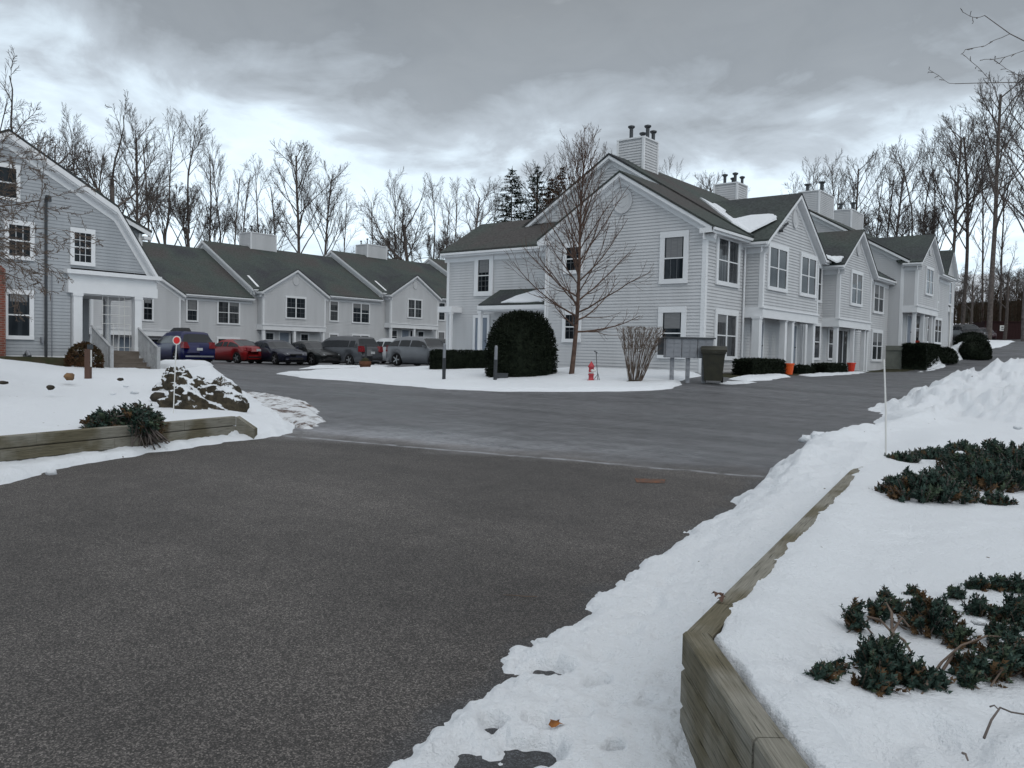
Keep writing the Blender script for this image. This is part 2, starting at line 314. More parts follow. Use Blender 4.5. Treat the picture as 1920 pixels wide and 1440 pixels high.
def timber_mat(ang, stain=None):
    m = mat('treated_timber', (.16, .14, .09), .85, .2); t = m.node_tree; b = t.nodes['Principled BSDF']
    c = [n for n in t.nodes if n.type == 'TEX_COORD'][0]
    rt = t.nodes.new('ShaderNodeMapping'); rt.inputs['Rotation'].default_value = (0, 0, -ang); t.links.new(c.outputs['Object'], rt.inputs[0])
    mp = t.nodes.new('ShaderNodeMapping'); mp.inputs['Scale'].default_value = (2.4, 62, 62); t.links.new(rt.outputs[0], mp.inputs[0])
    n = t.nodes.new('ShaderNodeTexNoise'); n.inputs['Scale'].default_value = 2.2; n.inputs['Detail'].default_value = 8; n.inputs['Distortion'].default_value = .5; t.links.new(mp.outputs[0], n.inputs['Vector'])
    r = t.nodes.new('ShaderNodeValToRGB'); cr = r.color_ramp; cr.elements[0].position = .3; cr.elements[0].color = (.05, .046, .038, 1); cr.elements[1].position = .64; cr.elements[1].color = (.22, .21, .18, 1); e_ = cr.elements.new(.39); e_.color = (.15, .145, .12, 1)
    t.links.new(n.outputs[0], r.inputs[0])
    n2 = t.nodes.new('ShaderNodeTexNoise'); n2.inputs['Scale'].default_value = 1.6; n2.inputs['Detail'].default_value = 6; t.links.new(rt.outputs[0], n2.inputs['Vector'])
    r2 = t.nodes.new('ShaderNodeValToRGB'); r2.color_ramp.elements[0].position = .40; r2.color_ramp.elements[0].color = (.58, .54, .43, 1); r2.color_ramp.elements[1].position = .54; r2.color_ramp.elements[1].color = (1, 1, 1, 1)
    t.links.new(n2.outputs[0], r2.inputs[0])
    mx = t.nodes.new('ShaderNodeMixRGB'); mx.blend_type = 'MULTIPLY'; mx.inputs[0].default_value = 1
    t.links.new(r.outputs[0], mx.inputs[1]); t.links.new(r2.outputs[0], mx.inputs[2]); outc = mx.outputs[0]
    if stain:
        sb = t.nodes.new('ShaderNodeVectorMath'); sb.operation = 'SUBTRACT'; sb.inputs[1].default_value = stain[:3]; t.links.new(c.outputs['Object'], sb.inputs[0])
        sc = t.nodes.new('ShaderNodeVectorMath'); sc.operation = 'MULTIPLY'; sc.inputs[1].default_value = (1 / stain[3], 1 / stain[3], 1 / stain[4]); t.links.new(sb.outputs[0], sc.inputs[0])
        le = t.nodes.new('ShaderNodeVectorMath'); le.operation = 'LENGTH'; t.links.new(sc.outputs[0], le.inputs[0])
        n3 = t.nodes.new('ShaderNodeTexNoise'); n3.inputs['Scale'].default_value = 5; n3.inputs['Detail'].default_value = 4; t.links.new(c.outputs['Object'], n3.inputs['Vector'])
        ad = t.nodes.new('ShaderNodeMath'); ad.operation = 'MULTIPLY_ADD'; ad.inputs[1].default_value = .9; t.links.new(n3.outputs[0], ad.inputs[0]); t.links.new(le.outputs['Value'], ad.inputs[2])
        mr = t.nodes.new('ShaderNodeMapRange'); mr.inputs[1].default_value = 1.3; mr.inputs[2].default_value = 1.5; mr.inputs[3].default_value = 1; mr.inputs[4].default_value = 0; t.links.new(ad.outputs[0], mr.inputs[0])
        m2 = t.nodes.new('ShaderNodeMixRGB'); m2.inputs[2].default_value = (.055, .038, .018, 1); t.links.new(mr.outputs[0], m2.inputs[0]); t.links.new(outc, m2.inputs[1]); outc = m2.outputs[0]
    t.links.new(outc, b.inputs['Base Color'])
    bp = t.nodes.new('ShaderNodeBump'); bp.inputs['Strength'].default_value = .6; bp.inputs['Distance'].default_value = .01; t.links.new(n.outputs[0], bp.inputs['Height']); t.links.new(bp.outputs[0], b.inputs['Normal'])
    return m


def asphalt_mat():
    m = mat('asphalt', (.05, .05, .052), .7, .4); t = m.node_tree; b = t.nodes['Principled BSDF']; lk = t.links
    c = [n for n in t.nodes if n.type == 'TEX_COORD'][0]
    def noi(s, d=4, r=.5, vec=None):
        n = t.nodes.new('ShaderNodeTexNoise'); n.inputs['Scale'].default_value = s; n.inputs['Detail'].default_value = d; n.inputs['Roughness'].default_value = r
        lk.new(vec or c.outputs['Object'], n.inputs['Vector']); return n.outputs[0]
    def ma(op, a, b_=None, cl=False):
        x = t.nodes.new('ShaderNodeMath'); x.operation = op; x.use_clamp = cl
        for i, v in enumerate((a, b_)):
            if v is None: continue
            if isinstance(v, (int, float)): x.inputs[i].default_value = v
            else: lk.new(v, x.inputs[i])
        return x.outputs[0]
    def rng(v, a, b_, c_, d_):
        x = t.nodes.new('ShaderNodeMapRange'); x.inputs[1].default_value = a; x.inputs[2].default_value = b_; x.inputs[3].default_value = c_; x.inputs[4].default_value = d_; lk.new(v, x.inputs[0]); return x.outputs[0]
    s = t.nodes.new('ShaderNodeSeparateXYZ'); lk.new(c.outputs['Object'], s.inputs[0])
    A = hz(600, 815, .2); B = hz(1430, 893, .12)
    dx, dy = B[0] - A[0], B[1] - A[1]; ln = math.hypot(dx, dy); nx, ny = -dy / ln, dx / ln
    if nx * (-A[0]) + ny * (-A[1]) > 0: nx, ny = -nx, -ny          # positive beyond the seam
    sdv = ma('ADD', ma('ADD', ma('MULTIPLY', s.outputs[0], nx), ma('MULTIPLY', s.outputs[1], ny)), -(nx * A[0] + ny * A[1]))
    wob = ma('MULTIPLY', ma('SUBTRACT', noi(1.3, 5), .5), .25)
    sdw = ma('ADD', sdv, wob)
    beyond = rng(ma('ADD', sdw, ma('MULTIPLY', ma('SUBTRACT', noi(.8, 6, .7), .5), 2.2)), -.4, .9, 0, 1)
    grain = noi(230, 4, .75); patch = noi(.35, 4, .6); mid = noi(3.5, 5, .6)
    mp = t.nodes.new('ShaderNodeMapping'); mp.inputs['Rotation'].default_value = (0, 0, .75); mp.inputs['Scale'].default_value = (.12, 1.1, 1); lk.new(c.outputs['Object'], mp.inputs[0])
    streak = noi(1.2, 5, .6, mp.outputs[0])
    vor = t.nodes.new('ShaderNodeTexVoronoi'); vor.inputs['Scale'].default_value = 150; lk.new(c.outputs['Object'], vor.inputs['Vector'])
    stone = rng(vor.outputs['Color'], 0, 1, .55, 1.5) if False else None
    sepc = t.nodes.new('ShaderNodeSeparateColor'); lk.new(vor.outputs['Color'], sepc.inputs[0])
    stone = rng(ma('POWER', sepc.outputs[0], 3.0), 0, 1, .5, 4.0)
    base = ma('MULTIPLY', rng(patch, .3, .7, .029, .050), ma('MULTIPLY', rng(grain, .35, .65, .5, 1.5), rng(mid, .3, .7, .85, 1.15)))
    base = ma('MULTIPLY', base, stone)
    far_b = ma('MULTIPLY', rng(streak, .35, .65, .05, .095), rng(mid, .3, .7, .7, 1.35))
    far_b = ma('MULTIPLY', far_b, rng(ma('ADD', sdw, ma('MULTIPLY', streak, 4)), 2, 7, 1.15, 1.0))  # base tone lifted near the seam, wet gloss put into the colour
    mix = t.nodes.new('ShaderNodeMix'); lk.new(beyond, mix.inputs[0]); lk.new(base, mix.inputs[2]); lk.new(far_b, mix.inputs[3])
    val = mix.outputs[0]
    # sheen of wet slush just beyond the seam, painted in as a paler tone
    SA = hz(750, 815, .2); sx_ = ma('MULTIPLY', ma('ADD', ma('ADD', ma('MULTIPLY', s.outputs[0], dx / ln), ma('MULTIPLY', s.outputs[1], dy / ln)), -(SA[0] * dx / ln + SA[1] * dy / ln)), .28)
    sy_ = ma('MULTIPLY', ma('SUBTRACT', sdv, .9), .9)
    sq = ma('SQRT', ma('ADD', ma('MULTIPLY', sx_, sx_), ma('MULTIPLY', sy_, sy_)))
    salt = ma('MULTIPLY', rng(ma('ADD', sq, ma('MULTIPLY', ma('SUBTRACT', noi(1.8, 7, .7), .5), 2.4)), .5, 1.5, 1, 0), rng(noi(9, 5, .7), .35, .6, .25, 1))  # ragged mask of the painted sheen
    val = ma('ADD', val, ma('MULTIPLY', ma('MULTIPLY', salt, beyond), .12))  # sheen added to the base colour itself
    col = t.nodes.new('ShaderNodeCombineColor')
    # hairline cracks, warped so that they wander
    wv = t.nodes.new('ShaderNodeTexNoise'); wv.inputs['Scale'].default_value = 1.1; wv.inputs['Detail'].default_value = 5; lk.new(c.outputs['Object'], wv.inputs['Vector'])
    av = t.nodes.new('ShaderNodeVectorMath'); av.operation = 'MULTIPLY_ADD'; av.inputs[1].default_value = (1.3, 1.3, 0); lk.new(wv.outputs['Color'], av.inputs[0]); lk.new(c.outputs['Object'], av.inputs[2])
    ve = t.nodes.new('ShaderNodeTexVoronoi'); ve.feature = 'DISTANCE_TO_EDGE'; ve.inputs['Scale'].default_value = .2; lk.new(av.outputs[0], ve.inputs['Vector'])
    crk = ma('MULTIPLY', rng(ve.outputs['Distance'], .0012, .0035, 1, 0), ma('MULTIPLY', rng(noi(.5, 3), .48, .56, 0, 1), rng(beyond, 0, 1, .35, .8)))
    val = ma('MULTIPLY', val, ma('SUBTRACT', 1, ma('MULTIPLY', crk, .6)))
    V0 = hz(700, 1500, 0); V1 = hz(1440, 912, .1); ex, ey = V1[0] - V0[0], V1[1] - V0[1]; el_ = math.hypot(ex, ey); mx_, my_ = -ey / el_, ex / el_
    vd = ma('ADD', ma('ADD', ma('MULTIPLY', s.outputs[0], mx_), ma('MULTIPLY', s.outputs[1], my_)), -(mx_ * V0[0] + my_ * V0[1]))
    vd = ma('ADD', vd, ma('MULTIPLY', ma('SUBTRACT', noi(1.6, 6, .65), .5), 1.1))
    melt = ma('MULTIPLY', rng(vd, -.25, .3, 1, 0), ma('SUBTRACT', 1, beyond)); wear = rng(noi(.9, 3, .5, mp.outputs[0]), .35, .65, .82, 1.16)
    val = ma('MULTIPLY', ma('MULTIPLY', val, wear), ma('SUBTRACT', 1, ma('MULTIPLY', melt, .45)))
    cool = ma('MAXIMUM', melt, ma('MULTIPLY', beyond, .7)); lk.new(ma('MULTIPLY', val, ma('SUBTRACT', 1.10, ma('MULTIPLY', cool, .17))), col.inputs[0]); lk.new(val, col.inputs[1]); lk.new(ma('MULTIPLY', val, ma('ADD', .93, ma('MULTIPLY', cool, .20))), col.inputs[2])
    # the pale crack of the seam
    crack = ma('MULTIPLY', rng(ma('ABSOLUTE', sdw), .02, .09, 1, 0), rng(noi(5, 4), .38, .6, .1, .75))
    mxc = t.nodes.new('ShaderNodeMixRGB'); lk.new(crack, mxc.inputs[0]); lk.new(col.outputs[0], mxc.inputs[1]); mxc.inputs[2].default_value = (.3, .31, .33, 1)
    lk.new(mxc.outputs[0], b.inputs['Base Color'])
    wet = ma('MULTIPLY', beyond, rng(ma('ADD', ma('MULTIPLY', streak, .5), ma('MULTIPLY', patch, .5)), .42, .58, 1.12, 0.35))
    wetband = rng(sdw, 0, 3.5, 1, .55)
    rgh = ma('SUBTRACT', .74, ma('ADD', ma('MULTIPLY', ma('MULTIPLY', wet, wetband), .58), ma('MULTIPLY', melt, .3)))
    lk.new(rgh, b.inputs['Roughness'])
    bp = t.nodes.new('ShaderNodeBump'); bp.inputs['Strength'].default_value = .7; bp.inputs['Distance'].default_value = .008
    hgt = ma('ADD', ma('MULTIPLY', sepc.outputs[0], .6), grain); hgt = ma('MULTIPLY', hgt, ma('SUBTRACT', 1, ma('MULTIPLY', beyond, .6)))
    lk.new(hgt, bp.inputs['Height']); lk.new(bp.outputs[0], b.inputs['Normal'])
    return m
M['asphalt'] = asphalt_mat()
# ------------------------------------------------------------ terrain
GP = np.array([(0,0,0),(0,-12,0),(-6,0,0),(4,3,.05),(12,10,.3),(-1.5,3,0),(-3,6,.04),(-6,6,.08),(-10.5,3.7,.1),(-13.3,10,.17),(-8,12,.17),(-4,14,.2),
 (-4.3,19,.3),(-9,18,.33),(-16,19,.4),(-22.6,20.4,.42),(-32,23,.42),(-13.2,20,.48),(-11.6,22.7,.6),(-12.3,26,.76),(-15.3,23.6,.66),(-17,25,.8),(-13.6,28.5,.95),
 (-21,28.5,.9),(-11.5,33,.9),(-13.6,41,.97),(-11.3,39.5,.95),(-13.6,53.0,1.0),(-10.9,47.5,.98),(-10.6,57.5,1.3),(-10.5,67.2,1.85),(-10.5,74,2.35),
 (-15.8,89.6,3.6),(-15.6,114,4.4),(-26,28,.8),(-20.6,22,.5),(-36,28.7,.5),(-43,28,.58),(-38,20.7,.6),(-29,14,.68),(-22.5,10.2,.5),(-16.9,9.6,.3),(-14.2,7.9,.2),
 (-30,6,.8),(-20,0,.3),(-14,3,.15),(-56,28,.45),(-56,42,.9),(-56,56,1.4),(-45,42,.7),(-50,70,2),(8,40,1.5),(0,30,.65),(5,20,.5),(20,60,3),(-80,40,3),(-70,0,1.8),
 (0,-40,0),(60,0,.8),(60,60,4),(-100,100,7),(0,130,7),(40,120,8),(-40,110,5),(-160,60,9),(-120,-40,3),(-30,58,1.3),(-34,80,2.5),(-5,90,3.3),(-20,60,2),(-20,74,2.7),(-60,-60,1)], float)
def _tps_fit(P, lam):
    n = len(P); d = np.hypot(P[:, None, 0] - P[None, :, 0], P[:, None, 1] - P[None, :, 1]) / 20
    K = np.where(d > 0, d * d * np.log(d + 1e-12), 0) + lam * np.eye(n)
    Q = np.c_[np.ones(n), P[:, :2] / 20]
    A = np.block([[K, Q], [Q.T, np.zeros((3, 3))]]); return np.linalg.solve(A, np.r_[P[:, 2], 0, 0, 0])
GW = _tps_fit(GP, .004)
def ground(x, y):
    x = np.asarray(x, float); y = np.asarray(y, float); sh = x.shape; x = x.ravel(); y = y.ravel()
    r = np.empty(len(x)); n = len(GP)
    for i in range(0, len(x), 20000):
        d = np.hypot(x[i:i + 20000, None] - GP[None, :, 0], y[i:i + 20000, None] - GP[None, :, 1]) / 20
        K = np.where(d > 0, d * d * np.log(d + 1e-12), 0)
        r[i:i + 20000] = K @ GW[:n] + GW[n] + (x[i:i + 20000] * GW[n + 1] + y[i:i + 20000] * GW[n + 2]) / 20
    far = np.hypot(x, y); f = np.clip((far - 150) / 120, 0, 1)
    r = np.clip(r, -.5, 40) * (1 - f) + 9 * f
    return r.reshape(sh)
def gz(x, y): return float(ground(np.array([x]), np.array([y]))[0])
def gpx(px, py, up=0.0):              # photograph pixel -> the point of the ground seen there (up = lift of the surface)
    z = .4
    for _ in range(40):
        x, y = hz(px, py, z); z = .6 * z + .4 * (gz(x, y) + up)
    return (x, y)
_perm = RNG.random((256, 256))
def vnoise(x, y, s=1.0, seed=0):
    x = np.asarray(x) * s + seed * 17.3; y = np.asarray(y) * s + seed * 9.7
    xi = np.floor(x).astype(int); yi = np.floor(y).astype(int); fx = x - xi; fy = y - yi
    fx = fx * fx * (3 - 2 * fx); fy = fy * fy * (3 - 2 * fy)
    g = lambda a, b: _perm[a & 255, b & 255]
    return (g(xi, yi) * (1 - fx) + g(xi + 1, yi) * fx) * (1 - fy) + (g(xi, yi + 1) * (1 - fx) + g(xi + 1, yi + 1) * fx) * fy
def fbm(x, y, s=1.0, o=4, seed=0):
    r = 0; a = .5; t = 0
    for i in range(o): r = r + a * vnoise(x, y, s * 2 ** i, seed + i); t += a; a *= .55
    return r / t
def sdist(x, y, poly):                # signed distance to a polygon, positive inside
    x = np.asarray(x); y = np.asarray(y); d = np.full(x.shape, 1e9); ins = np.zeros(x.shape, bool); n = len(poly)
    for i in range(n):
        x0, y0 = poly[i]; x1, y1 = poly[(i + 1) % n]; ex, ey = x1 - x0, y1 - y0
        t = np.clip(((x - x0) * ex + (y - y0) * ey) / (ex * ex + ey * ey + 1e-12), 0, 1)
        d = np.minimum(d, np.hypot(x - x0 - t * ex, y - y0 - t * ey))
        c = ((y0 > y) != (y1 > y)) & (x < (x1 - x0) * (y - y0) / ((y1 - y0) + 1e-12) + x0); ins ^= c
    return np.where(ins, d, -d)
def grid_mesh(name, X, Y, Z, keep, material, kind='structure', smooth=True):
    ny, nx = X.shape; idx = np.arange(nx * ny).reshape(ny, nx)
    q = np.stack([idx[:-1, :-1], idx[:-1, 1:], idx[1:, 1:], idx[1:, :-1]], -1).reshape(-1, 4)
    kf = keep.reshape(-1)[q].any(1); q = q[kf]
    used = np.unique(q); mp = -np.ones(nx * ny, int); mp[used] = np.arange(len(used))
    V = np.c_[X.ravel(), Y.ravel(), Z.ravel()][used]; q = mp[q]
    a, b, c = V[q[0, 0]], V[q[0, 1]], V[q[0, 2]]
    if np.cross(b - a, c - a)[2] < 0: q = q[:, ::-1]
    me = bpy.data.meshes.new(name); me.vertices.add(len(V)); me.vertices.foreach_set('co', V.ravel())
    me.loops.add(q.size); me.loops.foreach_set('vertex_index', q.ravel().astype(np.int32))
    me.polygons.add(len(q)); me.polygons.foreach_set('loop_start', np.arange(0, q.size, 4, dtype=np.int32)); me.polygons.foreach_set('loop_total', np.full(len(q), 4, dtype=np.int32))
    me.polygons.foreach_set('use_smooth', np.full(len(q), smooth)); me.materials.append(material); me.update(calc_edges=True); me.validate()
    o = bpy.data.objects.new(name, me); COL.objects.link(o)
    if kind: o['kind'] = kind
    return o
def fan_grid(a0, a1, na, r0, r1, nr):      # polar grid about the foot of the camera: finer near, coarser far
    a = np.radians(np.linspace(a0, a1, na)); r = r0 * (r1 / r0) ** np.linspace(0, 1, nr)
    A, Rr_ = np.meshgrid(a, r); return -np.sin(A) * Rr_, np.cos(A) * Rr_       # angle measured from +Y towards -X
# the asphalt and all other ground is one sheet out to the horizon
X, Y = fan_grid(-180, 180, 361, .3, 1500, 220)
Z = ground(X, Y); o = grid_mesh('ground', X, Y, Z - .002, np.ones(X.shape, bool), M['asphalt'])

def snow(name, poly, thick, edge, res_box=None, grid=None, base=None, wob=.25, lump=.04, lump_s=3., extra=None, material=None, seed=1, wob_s=1.3, wob2=0, wob2_s=9):
    if grid is not None: X, Y = grid
    else:
        xs = [p[0] for p in poly]; ys = [p[1] for p in poly]; r = res_box
        X, Y = np.meshgrid(np.arange(min(xs) - .5, max(xs) + .5, r), np.arange(min(ys) - .5, max(ys) + .5, r))
    sd_ = sdist(X, Y, poly) + (fbm(X, Y, wob_s, 5, seed) - .5) * 2 * wob
    if wob2: sd_ = sd_ + (fbm(X, Y, wob2_s, 4, seed + 2) - .5) * 2 * wob2
    t = np.clip(sd_ / edge, 0, 1); t = t * (2 - t)
    T = thick * t + lump * (fbm(X, Y, lump_s, 5, seed + 5) - .45) * np.clip(sd_ / edge, 0, 1) + np.clip(sd_, -1, 0) * .25
    T = T - .012
    b = ground(X, Y) if base is None else base(X, Y)
    Zs = b + T
    if extra is not None: Zs = extra(X, Y, Zs, sd_)
    return grid_mesh(name, X, Y, Zs, (T > -.03) | (Zs - b > 0), material or M['snow'])
# ------------------------------------------------------------ building kit (wall frame: A in plan, u along the wall, n outward)
class Frame:
    def __init__(s, A, u, n): s.A = A; s.u = u; s.n = n
    def p(s, u, z, d): return (s.A[0] + s.u[0] * u + s.n[0] * d, s.A[1] + s.u[1] * u + s.n[1] * d, z)
def FX(X): return Frame((X, 0), (0, 1), (1, 0))       # faces +X, u is Y
def FY(Y): return Frame((0, Y), (1, 0), (0, -1))      # faces -Y, u is X
def FYb(Y): return Frame((0, Y), (1, 0), (0, 1))      # faces +Y
def obox(mb, F, u0, u1, z0, z1, d0, d1, mi=0):
    mb.hexa([F.p(u0, z0, d0), F.p(u1, z0, d0), F.p(u1, z0, d1), F.p(u0, z0, d1), F.p(u0, z1, d0), F.p(u1, z1, d0), F.p(u1, z1, d1), F.p(u0, z1, d1)], mi)
def orake(mb, F, a, b, h, d0, d1):
    (u0, z0), (u1, z1) = a, b
    mb.hexa([F.p(u0, z0 - h, d0), F.p(u1, z1 - h, d0), F.p(u1, z1 - h, d1), F.p(u0, z0 - h, d1), F.p(u0, z0, d0), F.p(u1, z1, d0), F.p(u1, z1, d1), F.p(u0, z0, d1)])
def span_at(poly, z):
    xs = []; n = len(poly)
    for i in range(n):
        (a, za), (b, zb) = poly[i], poly[(i + 1) % n]
        if abs(za - zb) < 1e-9:
            if abs(z - za) < 1e-6: xs += [a, b]
        elif min(za, zb) - 1e-9 <= z <= max(za, zb) + 1e-9: xs.append(a + (b - a) * (z - za) / (zb - za))
    return (min(xs), max(xs)) if xs else None
def siding(mb, F, poly, exp=.125, lip=.027):
    z0 = min(p[1] for p in poly); z1 = max(p[1] for p in poly)
    levels = sorted(set([z0, z1] + [p[1] for p in poly] + [k * exp for k in range(int(z0 / exp) + 1, int(z1 / exp) + 1)]))
    lv = [z for z in levels if z0 <= z <= z1]
    for a, b in zip(lv[:-1], lv[1:]):
        if b - a < 1e-4: continue
        s0, s1 = span_at(poly, a + 1e-5), span_at(poly, b - 1e-5)
        if not s0 or not s1: continue
        k = math.floor((a + 1e-6) / exp) * exp
        da = lip * (1 - (a - k) / exp); db = lip * (1 - (b - k) / exp)
        mb.add([F.p(s0[0], a, da), F.p(s0[1], a, da), F.p(s1[1], b, db), F.p(s1[0], b, db)], [(0, 1, 2, 3)])
        if abs(a - k) < 1e-4: mb.add([F.p(s0[0], a, 0), F.p(s0[1], a, 0), F.p(s0[1], a, da), F.p(s0[0], a, da)], [(0, 1, 2, 3)])
def window(bld, F, u0, u1, z0, z1, leaves=2, tw=.16, pane='pane', grid=(0, 0), sash=True, d=.05, label=None):
    """glass from u0..u1, z0..z1 with trim outside it; leaves side by side"""
    mb = MB()
    obox(mb, F, u0 - tw, u1 + tw, z1, z1 + tw * 1.15, d - .03, d + .035); obox(mb, F, u0 - tw, u1 + tw, z0 - tw * .9, z0, d - .03, d + .045)
    obox(mb, F, u0 - tw, u0, z0, z1, d - .03, d + .03); obox(mb, F, u1, u1 + tw, z0, z1, d - .03, d + .03)
    w = (u1 - u0) / leaves; mw_ = .05
    for i in range(1, leaves): obox(mb, F, u0 + i * w - mw_, u0 + i * w + mw_, z0, z1, d - .03, d + .028)
    zm = (z0 + z1) / 2; gl = MB() if 'gambrel' not in bld.name else mb
    for i in range(leaves):
        a, b = u0 + i * w + (mw_ if i else 0), u0 + (i + 1) * w - (mw_ if i < leaves - 1 else 0)
        if sash: obox(mb, F, a, b, zm - .022, zm + .022, d - .03, d + .015)
        gx, gy = grid
        for k in range(1, gx): obox(gl, F, a + (b - a) * k / gx - .008, a + (b - a) * k / gx + .008, z0, z1, d - .03, d + .006)
        for k in range(1, gy):
            zq = z0 + (z1 - z0) * k / gy
            if abs(zq - zm) > .05: obox(gl, F, a, b, zq - .008, zq + .008, d - .03, d + .0055)
    o = mb.build('window', M['trim'], bld)
    if label: o['label'] = label
    if gl is not mb and gl.v: gl.build('grille', M['grille'], o, off=OFF[o.name])
    g = MB(); obox(g, F, u0, u1, z0, z1, d - .04, d)
    g.build('pane', M[pane], o, off=OFF[o.name])
    if z1 - z0 > 1.2 and RB.random() < .55:
        w0 = (u1 - u0) / leaves; bl = MB()
        for i in range(leaves):
            if RB.random() < .8: fr = RB.uniform(.15, .55); obox(bl, F, u0 + i * w0 + .06, u0 + (i + 1) * w0 - .06, z1 - (z1 - z0) * fr, z1 - .01, d + .0005, d + .003)
        if bl.v: bl.build('blind', M['blind'], o, off=OFF[o.name])
    return o
RB = random.Random(11)
def door(bld, F, u0, u1, z0, z1, m='door', d=.045, glass=False, tw=.1):
    mb = MB(); obox(mb, F, u0, u1, z0, z1, d - .03, d)
    w = u1 - u0; h = z1 - z0
    for (a, b, c, e) in ((.12, .46, .1, .42), (.54, .88, .1, .42), (.12, .46, .5, .9), (.54, .88, .5, .9)):
        obox(mb, F, u0 + a * w, u0 + b * w, z0 + c * h, z0 + e * h, d, d + .012)
    o = mb.build('door', M[m], bld)
    f = MB(); obox(f, F, u0 - tw, u0, z0, z1 + tw, d - .02, d + .03); obox(f, F, u1, u1 + tw, z0, z1 + tw, d - .02, d + .03); obox(f, F, u0, u1, z1, z1 + tw, d - .02, d + .03)
    f.build('frame', M['trim'], o, off=OFF[o.name])
    k = MB(); k.tube([F.p(u1 - .1, z0 + 1.0, d), F.p(u1 - .1, z0 + 1.0, d + .06)], .025, 8); k.build('handle', M['metal_dark'], o, off=OFF[o.name])
    return o
def column(bld, x, y, z0, z1, w=.16):
    mb = MB(); h = w / 2
    mb.box((x - h, y - h, z0 + .14), (x + h, y + h, z1 - .1)); mb.box((x - h - .025, y - h - .025, z0), (x + h + .025, y + h + .025, z0 + .14))
    mb.box((x - h - .025, y - h - .025, z1 - .1), (x + h + .025, y + h + .025, z1))
    return mb.build('column', M['trim'], bld)
def slab(mb, pts, t=.1):
    mb.prism([(p[0], p[1], p[2] - t) for p in pts], (0, 0, t))
def chimney(bld, x0, x1, y0, y1, z0, z1, pipes):
    mb = MB()
    siding(mb, FY(y0), [(x0, z0), (x1, z0), (x1, z1), (x0, z1)]); siding(mb, FX(x1), [(y0, z0), (y1, z0), (y1, z1), (y0, z1)])
    mb.box((x0, y0 + .001, z0), (x1 - .001, y1, z1 - .001))
    o = mb.build('chimney', M['siding'], bld); off = OFF[o.name]
    t = MB(); c = .055
    for (x, y) in ((x0, y0), (x1, y0), (x1, y1)): t.box((x - c, y - c, z0), (x + c, y + c, z1))
    t.box((x0 - .06, y0 - .06, z1), (x1 + .06, y1 + .06, z1 + .07)); t.build('trim', M['trim'], o, off=off)
    for (fx, fy, h, r) in pipes:
        p = MB(); x, y = x0 + (x1 - x0) * fx, y0 + (y1 - y0) * fy
        p.lathe((x, y, z1 + .07), [(r, 0), (r, h - .16), (r * 1.25, h - .15), (r * 1.9, h - .1), (r * 1.9, h - .04), (r * .6, h)], 12)
        p.build('flue', M['metal_dark'], o, off=off)
    return o
PIPES = [(.3, .35, .62, .085), (.62, .45, .4, .08), (.78, .3, .62, .085), (.9, .75, .5, .08)]
def eave(mb, F, u0, u1, z, d0=0.0, d1=.3):   # fascia, gutter and soffit of an eave whose roof edge is at height z
    obox(mb, F, u0, u1, z - .27, z - .10, d1 - .06, d1)                 # fascia
    obox(mb, F, u0, u1, z - .20, z - .105, d1, d1 + .09)                # gutter
    obox(mb, F, u0, u1, z - .29, z - .27, d0, d1 - .002)                # soffit
    obox(mb, F, u0, u1, z - .52, z - .29, 0, .035)                      # frieze board
def gable_rakes(mb, F, ul, zl, um, zm, ur, zr, over=.28):
    """rake boards beneath a gable roof whose top surface runs (ul,zl)-(um,zm)-(ur,zr)"""
    for a, b in (((ul, zl), (um, zm)), ((um, zm), (ur, zr))):
        q0, q1 = (a[0], a[1] - .02), (b[0], b[1] - .02)
        orake(mb, F, q0, q1, .2, over - .045, over)
        q0, q1 = (a[0], a[1] - .2), (b[0], b[1] - .2); orake(mb, F, q0, q1, .06, 0, over - .046)
        q0, q1 = (a[0], a[1] - .26), (b[0], b[1] - .26); orake(mb, F, q0, q1, .22, 0, .032)
def returns(mb, F, u, z, s, over=.28):     # little cornice return at the foot of a gable, s=+1 grows to larger u
    a, b = (u, u + s * .5); a, b = min(a, b), max(a, b)
    obox(mb, F, a, b, z - .27, z - .08, .034, over + .001)
def roundel(bld, F, u, z, r=.5, squash=1.0):
    t = MB(); ring = []
    K = 28
    pts = lambda rr, d: [F.p(u + rr * math.cos(2 * math.pi * k / K) * squash, z + rr * math.sin(2 * math.pi * k / K), d) for k in range(K)]
    loops = [pts(r, .0), pts(r, .075), pts(r * .86, .075), pts(r * .84, .045), pts(r * .55, .048), pts(r * .5, .06), pts(r * .1, .06)]
    for l in loops: t.add(l, [])
    for a in range(len(loops) - 1):
        for k in range(K):
            k2 = (k + 1) % K; t.f.append((a * K + k, a * K + k2, (a + 1) * K + k2, (a + 1) * K + k)); t.m.append(0)
    t.f.append(tuple((len(loops) - 1) * K + k for k in range(K))); t.m.append(0)
    return t.build('round_vent', M['siding'], bld)

